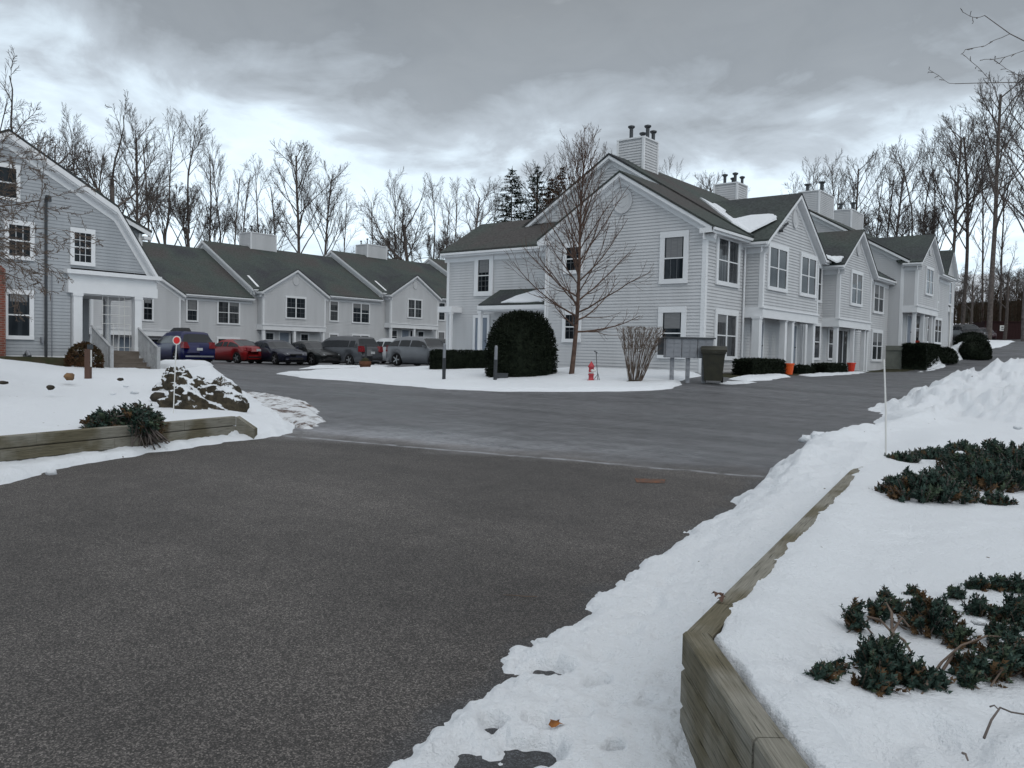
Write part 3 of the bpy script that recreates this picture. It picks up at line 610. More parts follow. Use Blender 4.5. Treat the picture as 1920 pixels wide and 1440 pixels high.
def bay(bld, Xm, Xb, y0, y1, zf, ze, ypk, zpk, roofpt, wall, trim, roof, fas=.42, ridge_back=None, vent=True):
    """projecting upper bay under its own gable; Xm main wall plane, Xb bay plane"""
    F = FX(Xb); siding(wall, F, [(y0, zf), (y1, zf), (y1, ze - .1), (ypk, zpk - .22), (y0, ze - .1)])
    siding(wall, FY(y0), [(Xm, zf), (Xb, zf), (Xb, ze), (Xm, ze)]); siding(wall, FYb(y1), [(Xm, zf), (Xb, zf), (Xb, ze), (Xm, ze)])
    for y in (y0, y1): trim.box((Xb - .14, y - (.03 if y == y0 else .11), zf), (Xb + .035, y + (.11 if y == y0 else .03), ze - .12))
    # fascia of the overhang and its soffit
    trim.box((Xb - .02, y0 - .06, zf - fas), (Xb + .06, y1 + .06, zf)); trim.box((Xm, y0 - .06, zf - fas), (Xb - .02, y0 + .02, zf)); trim.box((Xm, y1 - .02, zf - fas), (Xb - .02, y1 + .06, zf))
    trim.box((Xb - .021, y0 - .1, zf - .05), (Xb + .11, y1 + .1, zf + .012))
    trim.box((Xm, y0 + .02, zf - fas + .1), (Xb - .02, y1 - .02, zf - fas + .13))
    xo = Xb + .3; yl, yr = y0 - .3, y1 + .3
    sl = (zpk - ze) / (ypk - y0); zl = ze - sl * .3 + .12; sr = (zpk - ze) / (y1 - ypk); zr = ze - sr * .3 + .12; zp = zpk + .12
    xb = ridge_back
    for a, za in ((yl, zl), (yr, zr)):
        slab(roof, [(xo, a, za), (xo, ypk, zp), (xb, ypk, zp), (Xm - .25, a, za)] if a < ypk else [(xo, ypk, zp), (xo, a, za), (Xm - .25, a, za), (xb, ypk, zp)], .07)
    gable_rakes(trim, F, yl, zl - .02, ypk, zp - .02, yr, zr - .02)
    # side eaves
    eave(trim, FY(y0), Xm, Xb + .25, zl + .02, 0, .28); 
    if vent: roundel(bld, F, ypk, zpk - .95 * (zpk - ze) / 2.3 - .05, .42, .8)
def parts_out(bld, wall, trim, roof, wm='siding'):
    wall.build('wall', M[wm], bld); trim.build('trim', M['trim'], bld); roof.build('roof', M['roof'], bld)

# ------------------------------------------------------------ right-hand row: first block
B = thing('townhouse_block', 'nearest white clapboard apartment block with two gabled bays and a tall sided chimney', 'apartment building', (-17, 40, 1.0), world=True)
wall, trim, roof = MB(), MB(), MB()
X0, Y0 = -13.6, 28.55
siding(wall, FY(Y0), [(-20.9, .5), (X0, .5), (X0, 6.35), (-17.25, 8.62), (-20.9, 6.35)])
siding(wall, FX(X0), [(Y0, .5), (54.2, .5), (54.2, 6.3), (Y0, 6.3)])
siding(wall, FY(32.1), [(-26.4, 6.0), (-14.0, 6.0), (-14.0, 6.6), (-20.0, 10.3), (-26.4, 6.5)])
siding(wall, FY(30.0), [(-28.0, .5), (-20.9, .5), (-20.9, 6.25), (-28.0, 6.25)])
wall.box((-27.99, 30.02, .4), (-20.95, 35.4, 6.2)); wall.box((-26.3, 32.15, .4), (-13.65, 54.15, 6.2)); wall.box((-20.85, 28.6, .4), (-13.65, 32.14, 6.2))
for (x, y, z1) in ((-13.6, Y0, 6.2),): trim.box((x - .13, y - .04, .6), (x + .04, y + .13, z1 - .1))
trim.box((-20.94, Y0 - .04, .6), (-20.76, Y0 + .02, 6.15)); trim.box((-20.94, Y0 + .02, .6), (-20.905, 30.0, 6.15))
trim.box((-28.04, 29.96, .6), (-27.88, 30.02, 6.1))
# foundation
trim.box((-20.92, Y0 - .025, .5), (X0 + .03, Y0 - .021, .9)); 
# front gable roof
slab(roof, [(-13.2, Y0 - .3, 6.42), (-17.25, Y0 - .3, 8.87), (-17.25, 32.3, 8.87), (-13.2, 32.3, 6.42)][::-1], .09)
slab(roof, [(-21.25, Y0 - .3, 6.42), (-17.25, Y0 - .3, 8.87), (-17.25, 32.3, 8.87), (-21.25, 32.3, 6.42)], .09)
gable_rakes(trim, FY(Y0), -21.25, 6.40, -17.25, 8.85, -13.2, 6.40)
returns(trim, FY(Y0), -13.25, 6.42, -1); returns(trim, FY(Y0), -21.2, 6.42, 1)
# main roof, ridge along Y
slab(roof, [(-13.2, 31.8, 6.49), (-20.0, 31.8, 10.62), (-20.0, 54.15, 10.62), (-13.2, 54.15, 6.49)][::-1], .1)
slab(roof, [(-26.9, 31.8, 6.43), (-20.0, 31.8, 10.62), (-20.0, 54.15, 10.62), (-26.9, 54.15, 6.43)], .1)
gable_rakes(trim, FY(32.1), -26.9, 6.41, -20.0, 10.6, -14.8, 7.44)
# wing roof
slab(roof, [(-28.25, 29.68, 6.45), (-20.9, 29.68, 6.45), (-20.9, 32.09, 7.83), (-28.25, 32.09, 7.83)], .09)
slab(roof, [(-28.25, 32.09, 7.83), (-25.0, 32.09, 7.83), (-25.0, 32.75, 8.21), (-28.25, 32.75, 8.21)], .09)
slab(roof, [(-28.25, 32.75, 8.21), (-25.0, 32.75, 8.21), (-25.0, 35.9, 6.4), (-28.25, 35.9, 6.4)], .09)
eave(trim, FY(30.0), -28.2, -20.95, 6.45, 0, .3)
eave(trim, FX(X0), Y0 - .28, 32.0, 6.44, 0, .38); eave(trim, FX(X0), 38.9, 41.6, 6.5, 0, .38); eave(trim, FX(X0), 47.7, 54.15, 6.5, 0, .38)
# bays
bay(B, X0, -12.8, 32.1, 38.7, 3.62, 6.35, 35.4, 8.55, None, wall, trim, roof, ridge_back=-16.9)
bay(B, X0, -12.8, 41.9, 47.4, 3.62, 6.35, 44.7, 8.2, None, wall, trim, roof, ridge_back=-16.4)
# small porch roof against the wing
slab(roof, [(-24.9, 28.75, 3.75), (-21.0, 28.75, 3.75), (-21.0, 30.0, 4.5), (-24.65, 30.0, 4.5)], .06)
slab(roof, [(-24.9, 28.75, 3.75), (-24.65, 30.0, 4.5), (-25.0, 30.0, 3.75)], .06)
trim.box((-24.95, 28.72, 3.5), (-20.98, 28.78, 3.68)); trim.box((-25.0, 28.78, 3.5), (-24.95, 30.0, 3.68)); trim.box((-24.94, 28.79, 3.45), (-20.98, 29.98, 3.5))
trim.box((-27.9, 29.2, 3.45), (-27.0, 29.98, 3.72))
parts_out(B, wall, trim, roof)
column(B, -27.1, 29.3, .8, 3.45, .12); column(B, -24.85, 28.85, .8, 3.45, .16)
# windows: gable end
window(B, FY(Y0), -15.28, -14.48, 4.52, 6.1, 1, .2, 'pane', (3, 1), label='upper right window of the gable end')
window(B, FY(Y0), -15.27, -14.49, 1.66, 3.24, 1, .2, 'pane')
window(B, FY(Y0), -19.85, -19.2, 5.05, 6.0, 1, .16, 'pane_dark', (3, 3)); window(B, FY(Y0), -19.83, -19.2, 2.2, 3.2, 1, .16, 'pane_dark', (3, 3))
roundel(B, FY(Y0), -17.22, 7.7, .5, .88)
window(B, FY(30.0), -25.98, -25.3, 4.45, 5.95, 1, .24, 'pane_dark', (3, 6)); door(B, FY(30.0), -26.1, -25.35, 1.1, 3.2, 'door', tw=.14)
# windows: long side
FM, FBY = FX(X0), FX(-12.8)
window(B, FM, 29.55, 31.35, 4.5, 6.1, 2, .18, 'pane_curtain'); window(B, FM, 29.6, 31.35, 1.62, 3.22, 2, .18, 'pane_curtain')
window(B, FBY, 32.65, 34.5, 4.5, 6.07, 2, .17, 'pane'); window(B, FBY, 36.35, 38.15, 4.5, 6.06, 2, .17, 'pane_dark')
window(B, FM, 40.0, 41.4, 4.48, 6.05, 2, .14, 'pane'); window(B, FM, 40.55, 41.5, 1.65, 3.2, 1, .14, 'pane')
window(B, FBY, 43.75, 45.45, 4.5, 6.0, 2, .16, 'pane'); window(B, FM, 50.9, 52.8, 4.48, 6.0, 2, .16, 'pane'); window(B, FM, 50.9, 52.85, 1.65, 3.2, 2, .16, 'pane')
door(B, FM, 33.3, 34.2, 1.1, 3.1, 'door'); door(B, FM, 37.35, 38.2, 1.1, 3.1, 'door'); window(B, FM, 42.95, 43.75, 1.65, 3.1, 1, .12, 'pane_dark')
window(B, FM, 44.45, 46.0, 1.2, 3.1, 2, .12, 'pane_dark', sash=False); door(B, FM, 48.7, 49.5, 1.1, 3.1, 'door')
for (y, w_) in ((32.0, .3), (34.9, .24), (35.75, .24), (38.45, .26), (42.05, .2), (44.8, .17), (46.8, .17), (47.3, .17)):
    column(B, -12.93, y, .85, 3.24, w_)
for a_ in (((-13.58, 32.95, .9), (-13.5, 33.2, 3.2)), ((-13.58, 39.2, .9), (-13.46, 39.45, 6.0))):
    pl = MB(); pl.box(*a_); pl.build('pilaster', M['trim'], B)
chimney(B, -20.55, -19.2, 33.5, 34.8, 9.6, 11.55, [(.45, .1, .62, .085), (.68, .5, .38, .085), (.95, .35, .62, .085), (.93, .8, .5, .085)])
chimney(B, -20.55, -19.2, 44.0, 45.3, 9.6, 11.3, PIPES)
fl = MB(); fl.box((-12.795, 37.0, 3.05), (-12.6, 37.12, 3.2)); 
v = MB()
v.tube([(-12.7, 34.0, 7.1), (-12.6, 34.12, 7.22)], .05, 8); v.tube([(-12.7, 33.5, 6.8), (-12.68, 34.15, 7.15)], .04, 8); v.tube([(-12.75, 33.55, 6.83), (-12.6, 33.6, 6.83)], .06, 8)
v.build('floodlight', M['metal_dark'], B)
for x_, y_ in ((-13.5, 31.95), (-13.5, 38.95), (-20.86, 28.44)):
    dp = MB(); dp.tube([(x_, y_, 6.1), (x_, y_, 1.0)], .04, 8); dp.build('downspout', M['trim'], B)
sw = MB()      # snow left in the valleys of the roof
def on_main(x, y): return (x, y, 10.62 - (x + 20) * .6074 + .035)
def snow_on(fn, outline, h=.05):
    global sw
    sw = MB()
    n = len(outline); cx = sum(p[0] for p in outline) / n; cy = sum(p[1] for p in outline) / n
    top = []; bot = []
    K = 6
    ring = []
    for i in range(n):
        a, b = outline[i], outline[(i + 1) % n]
        for k in range(K):
            t = k / K; x = a[0] + (b[0] - a[0]) * t; y = a[1] + (b[1] - a[1]) * t
            w_ = (random.random() - .5) * .1; ring.append((x + w_, y + w_ * .7))
    R = len(ring); b0 = len(sw.v)
    for sc, hh in ((1.0, -.04), (.97, h * .5), (.85, h), (.4, h * 1.15)):
        for (x, y) in ring:
            p = fn(cx + (x - cx) * sc, cy + (y - cy) * sc); sw.v.append((p[0], p[1], p[2] + hh))
    for l in range(3):
        for i in range(R):
            j = (i + 1) % R; sw.f.append((b0 + l * R + i, b0 + l * R + j, b0 + (l + 1) * R + j, b0 + (l + 1) * R + i)); sw.m.append(0)
    sw.f.append(tuple(b0 + 3 * R + i for i in range(R))); sw.m.append(0)
    sw.build('roof_snow', M['snow'], B)
bl = lambda x, y: (x, y, 6.43 + (8.67 - 6.43) / 3.6 * (y - 31.8) + .03)          # left slope of the first bay's roof
snow_on(lambda x, y: max(on_main(x, y), bl(x, y), key=lambda p: p[2]), [(-17.0, 34.9), (-16.4, 35.2), (-16.2, 34.5), (-14.6, 32.9), (-12.9, 33.5), (-12.7, 33.1), (-13.5, 31.95), (-14.2, 32.0)], .06)
br = lambda x, y: (x, y, max(6.38 + (8.32 - 6.43) / 3.1 * (y - 41.6), on_main(x, y)[2]) + .03)
snow_on(br, [(-13.6, 41.2), (-13.2, 41.0), (-12.7, 41.6), (-12.7, 41.95), (-13.5, 42.1)], .07)
po = lambda x, y: (x, y, 3.77 + (y - 28.75) * .6)
snow_on(po, [(-23.6, 28.85), (-21.3, 28.85), (-21.1, 29.4), (-21.3, 29.9), (-22.3, 29.85), (-23.2, 29.35)], .05)

# ------------------------------------------------------------ right-hand row: blocks farther up the slope
def far_block(label, Y1, Y2, Xm, zb, ze, zr, bays, wins, chims, cat='apartment building'):
    D = thing('townhouse_block', label, cat, (Xm - 3, Y1 + 3, zb), world=True)
    wall, trim, roof = MB(), MB(), MB(); xr = Xm - 6.4
    siding(wall, FX(Xm), [(Y1, zb - 1.5), (Y2, zb - 1.5), (Y2, ze - .2), (Y1, ze - .2)])
    siding(wall, FY(Y1), [(Xm - 12.8, zb), (Xm, zb), (Xm, ze - .15), (xr, zr - .33), (Xm - 12.8, ze - .15)])
    wall.box((Xm - 12.75, Y1 + .05, zb - 1.4), (Xm - .05, Y2 - .05, ze - .3))
    trim.box((Xm - .14, Y1 - .035, zb), (Xm + .035, Y1 + .12, ze - .3))
    slab(roof, [(Xm + .38, Y1 - .28, ze - .02), (xr, Y1 - .28, zr), (xr, Y2, zr), (Xm + .38, Y2, ze - .02)][::-1], .1)
    slab(roof, [(Xm - 13.2, Y1 - .28, ze - .02), (xr, Y1 - .28, zr), (xr, Y2, zr), (Xm - 13.2, Y2, ze - .02)], .1)
    gable_rakes(trim, FY(Y1), Xm - 13.2, ze - .04, xr, zr - .02, Xm + .38, ze - .04)
    eave(trim, FX(Xm), Y1 - .2, Y2, ze - .02, 0, .38)
    for (y0, y1, xb, yp, zp, cols) in bays:
        bay(D, Xm, xb, y0, y1, zb + 2.6, ze - .1, yp, zp, None, wall, trim, roof, ridge_back=xr + (zr - zp) / .6)
        for y in cols: column(D, xb - .14, y, zb - .05, zb + 2.2, .18)
    parts_out(D, wall, trim, roof)
    for w in wins: window(D, FX(w[0]), *w[1:])
    for c in chims: chimney(D, *c)
    return D
B3 = far_block('second white clapboard block up the slope, one gabled bay over a columned porch', 54.2, 67.6, -12.8, 2.35, 7.75, 11.6,
    [(54.25, 59.9, -12.0, 57.1, 9.45, (54.45, 56.6, 58.9, 59.7))],
    [(-12.0, 56.3, 58.1, 5.85, 7.35, 2, .14, 'pane'), (-12.8, 62.6, 63.9, 5.8, 7.3, 2, .12, 'pane'), (-12.8, 57.7, 58.6, 2.9, 4.5, 1, .1, 'pane'),
     (-12.8, 60.9, 62.0, 2.95, 4.5, 1, .12, 'pane'), (-12.8, 63.2, 65.2, 2.95, 4.5, 2, .14, 'pane')],
    [(-20.7, -19.3, 58.0, 61.0, 10.8, 13.2, [(.3, .15, .6, .12), (.9, .3, .75, .13)]), (-20.7, -19.3, 65.4, 68.4, 10.8, 13.0, [(.3, .2, .6, .12), (.9, .3, .65, .13)])])
door(B3, FX(-12.8), 55.4, 56.4, 2.4, 4.4, 'door')
cm = MB(); cm.box((-13.75, 54.05, .6), (-12.66, 54.19, 2.22)); cm.box((-13.9, 53.98, 2.22), (-12.6, 54.19, 2.5)); cm.build('foundation', M['concrete'], B3)
far_block('last white clapboard block at the top of the right-hand row, half hidden behind the second', 67.6, 75, -13.8, 3.2, 8.35, 12.2,
    [(67.9, 71.3, -13.2, 69.5, 9.9, (68.1, 71.1))], [(-13.2, 68.7, 70.4, 6.0, 7.6, 2, .14, 'pane')], [])

# ------------------------------------------------------------ left-hand row of four stepped blocks
def left_block(label, Y1, Y2, ze, zr, b, wins, chims, group='stepped grey blocks behind the parked cars'):
    Xm, Xb, xr = -57.0, -56.2, -64.0; zb = ze - 5.45
    D = thing('townhouse_block', label, 'apartment building', (Xm - 3, Y1 + 4, zb), world=True)
    wall, trim, roof = MB(), MB(), MB()
    siding(wall, FX(Xm), [(Y1, zb - .8), (Y2, zb - .8), (Y2, ze - .2), (Y1, ze - .2)])
    siding(wall, FY(Y1), [(Xm - 14, zb), (Xm, zb), (Xm, ze - .1), (xr, zr - .3), (Xm - 14, ze - .1)])
    wall.box((Xm - 13.95, Y1 + .05, zb - .8), (Xm - .05, Y2 - .05, ze - .3))
    slab(roof, [(Xm + .38, Y1 - .15, ze), (xr, Y1 - .15, zr), (xr, Y2, zr), (Xm + .38, Y2, ze)][::-1], .1)
    slab(roof, [(Xm - 14.4, Y1 - .15, ze), (xr, Y1 - .15, zr), (xr, Y2, zr), (Xm - 14.4, Y2, ze)], .1)
    gable_rakes(trim, FY(Y1), Xm - 14.4, ze - .02, xr, zr, Xm + .38, ze - .02, .17)
    eave(trim, FX(Xm), Y1 - .1, Y2, ze + .02, 0, .38)
    y0, y1, yp, zp = b
    bay(D, Xm, Xb, y0, y1, zb + 2.62, ze - .12, yp, zp - .12, None, wall, trim, roof, ridge_back=xr + (zr - zp) / .6 + .1)
    parts_out(D, wall, trim, roof)
    for y in (y0 + .12, (y0 + y1) / 2, y1 - .12): column(D, Xb - .1, y, zb - .3, zb + 2.24, .2)
    for w in wins: window(D, FX(w[0]), *w[1:])
    ym = (y0 + y1) / 2
    door(D, FX(Xm), ym - .95, ym - .05, zb, zb + 2.05, 'door'); window(D, FX(Xm), ym + .15, ym + .5, zb + .3, zb + 2.0, 1, .06, 'pane_dark', sash=False)
    window(D, FX(Xm), y0 + .8, y0 + 1.5, zb + .9, zb + 1.95, 1, .1, 'pane', (2, 3)); window(D, FX(Xm), y1 - 1.9, y1 - 1.2, zb + .9, zb + 1.95, 1, .1, 'pane', (2, 3))
    for c in chims: chimney(D, *c)
    ft = MB()      # pale vent board in the roof valley beside the bay
    ft.hexa([(Xm - 1.6, y0 + .1, ze + .95), (Xm + .1, y0 - .1, ze + .02), (Xm + .1, y0 + .1, ze + .02), (Xm - 1.6, y0 + .3, ze + .95), (Xm - 1.6, y0 + .1, ze + 1.15), (Xm + .1, y0 - .1, ze + .2), (Xm + .1, y0 + .1, ze + .2), (Xm - 1.6, y0 + .3, ze + 1.15)])
    if Y1 > 30: ft.build('valley_flashing', M['trim'], D)
    return D
def lw(y0, y1, z0, z1, n, p='pane', X=-57.0): return (X, y0, y1, z0, z1, n, .13, p, (2, 4))
CH = [(.25, .1, .45, .055), (.8, .1, .6, .055), (.9, .6, .45, .055)]
left_block('lowest grey block of the left row, its bay half hidden by the old gambrel house', 23.6, 38.4, 5.42, 9.72, (25.6, 31.9, 28.75, 7.3),
    [lw(32.9, 33.65, 3.43, 4.93, 1), lw(35.45, 37.2, 3.35, 4.95, 2, 'pane_curtain'), lw(32.9, 33.65, .6, 2.1, 1), lw(35.45, 37.2, .5, 2.1, 2), lw(29.15, 29.75, 3.3, 4.92, 1, 'pane_dark', -56.2)], [])
left_block('grey block with a centred gabled bay behind the dark parked sedans', 38.4, 52.0, 6.18, 10.42, (38.9, 45.05, 42.0, 8.0),
    [lw(41.1, 42.9, 4.02, 5.6, 2, 'pane', -56.2), lw(46.2, 47.0, 4.0, 5.63, 1, 'pane_curtain'), lw(48.75, 50.6, 3.97, 5.6, 2), lw(46.2, 47.0, 1.15, 2.75, 1), lw(48.75, 50.6, 1.15, 2.75, 2)],
    [(-65.3, -63.6, 42.7, 45.3, 9.6, 11.6, CH)])
left_block('grey block with a gabled bay beyond the silver crossover, partly behind the near block', 52.0, 65.6, 6.85, 11.08, (52.6, 58.85, 55.7, 8.7),
    [lw(54.8, 56.5, 4.7, 6.3, 2, 'pane_curtain', -56.2), lw(59.8, 60.6, 4.66, 6.3, 1), lw(59.8, 60.6, 1.8, 3.4, 1), lw(62.2, 63.9, 4.66, 6.3, 2)],
    [(-65.3, -63.6, 56.2, 58.8, 10.3, 12.1, CH)])
left_block('highest grey block of the left row, only its roof showing beside the near block', 65.6, 79.0, 7.5, 11.75, (66.2, 72.4, 69.3, 9.35), [], [])
# ------------------------------------------------------------ old gambrel house on the left
H = thing('gambrel_house', 'old grey clapboard house with gambrel gable, corner porch and wooden steps', 'house', (-34, 11, .8), world=True)
wall, trim, roof = MB(), MB(), MB()
XG = -30.0; F = FX(XG)
siding(wall, F, [(5.8, .9), (12.95, .9), (12.95, 4.2), (5.8, 4.2)], .115, .018)
siding(wall, F, [(5.8, 4.2), (16.0, 4.2), (14.35, 6.45), (10.9, 8.3), (7.45, 6.45)], .115, .018)
siding(wall, FX(-32.6), [(12.9, 1.3), (14.75, 1.3), (14.75, 4.2), (12.9, 4.2)], .115, .018)
siding(wall, FYb(14.75), [(-42, .9), (-32.6, .9), (-32.6, 4.2), (-42, 4.2)], .115, .018); siding(wall, FY(5.8), [(-42, .9), (-30, .9), (-30, 4.2), (-42, 4.2)], .115, .018)
siding(wall, FYb(12.95), [(-32.6, 1.3), (-30.0, 1.3), (-30.0, 4.2), (-32.6, 4.2)], .115, .018)
wall.box((-42, 5.82, .8), (-30.02, 12.93, 4.2)); wall.box((-42, 12.9, .8), (-32.62, 14.73, 4.2))
prof = [(16.0, 4.2), (14.45, 6.55), (10.9, 8.48), (7.35, 6.55), (5.8, 4.2)]
for (a, b) in zip(prof[:-1], prof[1:]):
    slab(roof, [(XG + .3, a[0], a[1]), (XG + .3, b[0], b[1]), (-42.3, b[0], b[1]), (-42.3, a[0], a[1])][::-1], .08)
    q0, q1 = (a[0], a[1] - .09), (b[0], b[1] - .09); orake(trim, F, q0, q1, .19, .25, .3); orake(trim, F, (q0[0], q0[1] - .19), (q1[0], q1[1] - .19), .05, 0, .249)
    orake(trim, F, (q0[0], q0[1] - .24), (q1[0], q1[1] - .24), .22, 0, .035)
# shed dormer behind the rake: its roof runs on from the break of the gambrel
slab(roof, [(-31.0, 16.42, 5.98), (-31.0, 12.3, 7.75), (-41, 12.3, 7.75), (-41, 16.42, 5.98)][::-1], .08)
siding(wall, FX(-31.3), [(15.9, 4.2), (16.1, 4.2), (16.1, 5.98), (14.2, 6.8)], .115, .018); siding(wall, FYb(16.1), [(-40.7, 4.2), (-31.3, 4.2), (-31.3, 5.95), (-40.7, 5.95)], .115, .018)
trim.box((-31.3, 16.0, 4.3), (-31.22, 16.14, 5.85)); orake(trim, FX(-31.05), (16.4, 5.9), (12.9, 7.4), .16, -.02, .03); trim.box((-31.35, 16.1, 5.62), (-31.0, 16.4, 5.74))
# entablature of the porch
trim.box((-30.12, 12.8, 3.32), (-29.82, 16.02, 3.66)); trim.box((-30.1, 12.82, 3.66), (-29.86, 16.0, 3.98)); trim.box((-30.16, 12.7, 3.98), (-29.66, 16.1, 4.12))
trim.box((-32.6, 12.96, 3.28), (-30.1, 15.98, 3.34)); trim.box((-32.6, 15.85, 3.34), (-30.1, 16.0, 4.1))
trim.box((-30.02, 5.75, .9), (-29.96, 12.8, 1.12)); 
wall.build('wall', M['siding_house'], H); trim.build('trim', M['trim'], H); roof.build('roof', M['roof'], H)
f = MB(); f.box((-30.05, 6.0, .3), (-29.99, 12.9, .9)); f.build('foundation', M['concrete'], H)
window(H, F, 10.95, 11.6, 1.78, 3.15, 1, .14, 'pane', (1, 1), label='window with a pale blind half down')
window(H, F, 10.98, 11.62, 4.42, 5.43, 1, .14, 'pane_dark', (3, 1)); window(H, F, 13.05, 13.62, 4.42, 5.43, 1, .14, 'pane_dark', (3, 4)); window(H, F, 10.3, 11.2, 6.3, 7.25, 1, .12, 'pane_dark')
bl_ = MB(); obox(bl_, F, 10.97, 11.58, 2.5, 3.13, .031, .034); bl_.build('blind', M['pane_blind'], H)
door(H, FX(-32.6), 13.25, 14.1, 1.36, 2.75, 'white_door'); window(H, FX(-32.6), 13.25, 14.1, 2.95, 3.22, 1, .05, 'pane_dark', sash=False)
for (y, w_) in ((13.13, .3), (15.3, .26)): column(H, -29.98, y, 1.32, 3.32, w_)
column(H, -32.3, 15.3, 1.32, 3.32, .2)
# brick chimney breast at the left corner, floor, steps, railings, trellis
b = MB(); b.box((-29.98, 9.3, .6), (-29.5, 10.72, 3.9)); b.hexa([(-29.98, 9.3, 3.9), (-29.5, 9.3, 3.9), (-29.5, 10.72, 3.9), (-29.98, 10.72, 3.9), (-29.98, 9.3, 4.6), (-29.5, 9.3, 4.6), (-29.5, 9.9, 4.6), (-29.98, 9.9, 4.6)]); b.box((-29.98, 9.3, 4.6), (-29.5, 9.9, 9.4))
b.build('chimney', M['brick'], H)
d = MB(); d.box((-32.6, 12.97, 1.18), (-29.8, 15.6, 1.31)); d.build('porch_floor', M['deckwood'], H)
s = MB()
for k in range(5):
    s.box((-29.8 + k * .27, 13.75, .55), (-29.5 + k * .27, 15.15, 1.19 - k * .145)); s.box((-29.82 + k * .27, 13.72, 1.19 - k * .145), (-29.49 + k * .27, 15.18, 1.215 - k * .145))
s.build('steps', M['deckwood'], H)
for y in (13.62, 15.3):
    r = MB(); r.tube([(-29.9, y, 2.2), (-28.45, y, 1.45)], .04, 6); r.box((-28.5, y - .06, .5), (-28.38, y + .06, 1.5)); 
    for k in range(14):
        x = -29.85 + k * .1; zt = 2.17 - (k * .1 + .05) * .517; r.box((x, y - .015, zt - .95), (x + .035, y + .015, zt))
    r.build('railing', M['railwood'], H)
t = MB()
for k in range(6): t.tube([(-30.0, 14.05 + k * .2, 1.32), (-30.0, 14.05 + k * .2, 3.3 if k in (0, 1, 3, 4) else 2.3)], .011, 5)
for z in (1.45, 2.3, 2.62, 2.95): t.tube([(-30.0, 14.05, z), (-30.0, 15.05, z)], .011, 5)
t.build('railing_balusters', M['white'], H)
g = MB(); g.tube([(-29.93, 12.12, .9), (-29.93, 12.12, 6.35)], .045, 8); g.tube([(-29.93, 12.12, 6.35), (-29.85, 12.12, 6.5), (-29.6, 12.1, 6.45), (-29.6, 12.1, 6.3)], .06, 8); g.build('service_mast', M['metal_dark'], H)
g = MB(); g.box((-29.97, 11.95, 1.55), (-29.86, 12.02, 1.75)); g.tube([(-29.92, 12.3, 1.1), (-29.92, 12.3, 4.0)], .02, 6); g.build('meter_box', M['metal'], H)
g = MB(); g.tube([(-29.9, 11.45, .7), (-29.9, 11.45, 1.15), (-29.7, 11.45, 1.25), (-29.55, 11.45, 1.1)], .07, 8); g.build('vent_pipe', M['metal'], H)

# ------------------------------------------------------------ timber retaining walls
def off_line(a, b, d):
    L_ = math.hypot(b[0] - a[0], b[1] - a[1]); return (-(b[1] - a[1]) / L_ * d, (b[0] - a[0]) / L_ * d)
def timber_wall(label, pts, ztop, side, layers=3, h=.15, th=.105, stain=None):
    root = thing('retaining_wall', label, 'retaining wall', (pts[0][0], pts[0][1], 0), world=True)
    V = [np.array(p) for p in pts]; ns_ = []
    for i in range(len(V) - 1):
        u = (V[i + 1] - V[i]) / np.linalg.norm(V[i + 1] - V[i]); ns_.append(np.array([-u[1], u[0]]) * side)
    mit = [ns_[0]] + [(ns_[i] + ns_[i + 1]) / (1 + ns_[i] @ ns_[i + 1]) for i in range(len(ns_) - 1)] + [ns_[-1]]
    for i in range(len(V) - 1):
        a, b = V[i], V[i + 1]; Ls = np.linalg.norm(b - a); u = (b - a) / Ls; n = ns_[i]
        m_ = timber_mat(math.atan2(u[1], u[0]), stain)
        for k in range(layers):
            cuts = [0]; x = (k % 2) * 1.1 + .45
            while x < Ls - .3:
                cuts.append(x); x += 2.3
            cuts.append(Ls)
            for c0, c1 in zip(cuts[:-1], cuts[1:]):
                j = random.uniform(-.003, .003); st = -(.002 * k + j); zt = ztop - k * h - .003 * k; bz = zt - h + .005; e = .012
                n0 = mit[i] if c0 == 0 else n; n1 = mit[i + 1] if c1 == Ls else n
                p0 = a + u * (c0 + (.003 if c0 else 0)); p1 = a + u * (c1 - (.003 if c1 < Ls else 0))
                prof2 = [(0, bz + e), (e, bz), (th - e, bz), (th, bz + e), (th, zt - e), (th - e, zt), (e, zt), (0, zt - e)]
                A = [tuple(p0 + n0 * (s_ + st)) + (z,) for s_, z in prof2]; Bq = [tuple(p1 + n1 * (s_ + st)) + (z,) for s_, z in prof2]
                m = MB(); K = 8; m.add(A + Bq, [tuple(range(K - 1, -1, -1)), tuple(range(K, 2 * K))] + [(i_, (i_ + 1) % K, K + (i_ + 1) % K, K + i_) for i_ in range(K)])
                m.build('timber', m_, root)
    return root
RC, RF, RN = (-1.47, 2.99), (-2.74, 10.25), (.85, .16)
RWALL = [RN, RC, RF]
timber_wall('weathered timber edging wall beside the camera, bending at a corner in the near snow', RWALL, .5, -1, 4)
LP = [(-9.7, .2), (-10.54, 3.77), (-11.45, 7.45), hz(476, 797, .36)]
timber_wall('long low timber wall holding the snowy bed on the left of the drive', LP[:3], .49, 1, 4, stain=(hz(232, 815, .3)[0] - LP[0][0], hz(232, 815, .3)[1] - LP[0][1], .3, .62, .42))
e0 = MB(); a, b = np.array(LP[2]), np.array(LP[3]); 
u = (b - a) / np.linalg.norm(b - a); n = np.array([-u[1], u[0]])
e0.hexa([(*a, -.1), (*b, -.1), (*(b + n * .15), -.1), (*(a + n * .15), -.1), (*a, .485), (*b, .3), (*(b + n * .15), .3), (*(a + n * .15), .485)])
lw_root = [o for o in bpy.data.objects if o.get('label', '').startswith('long low timber')][0]
e0.build('timber', timber_mat(math.atan2(u[1], u[0])), lw_root)['label'] = 'sloping end timber of the wall'

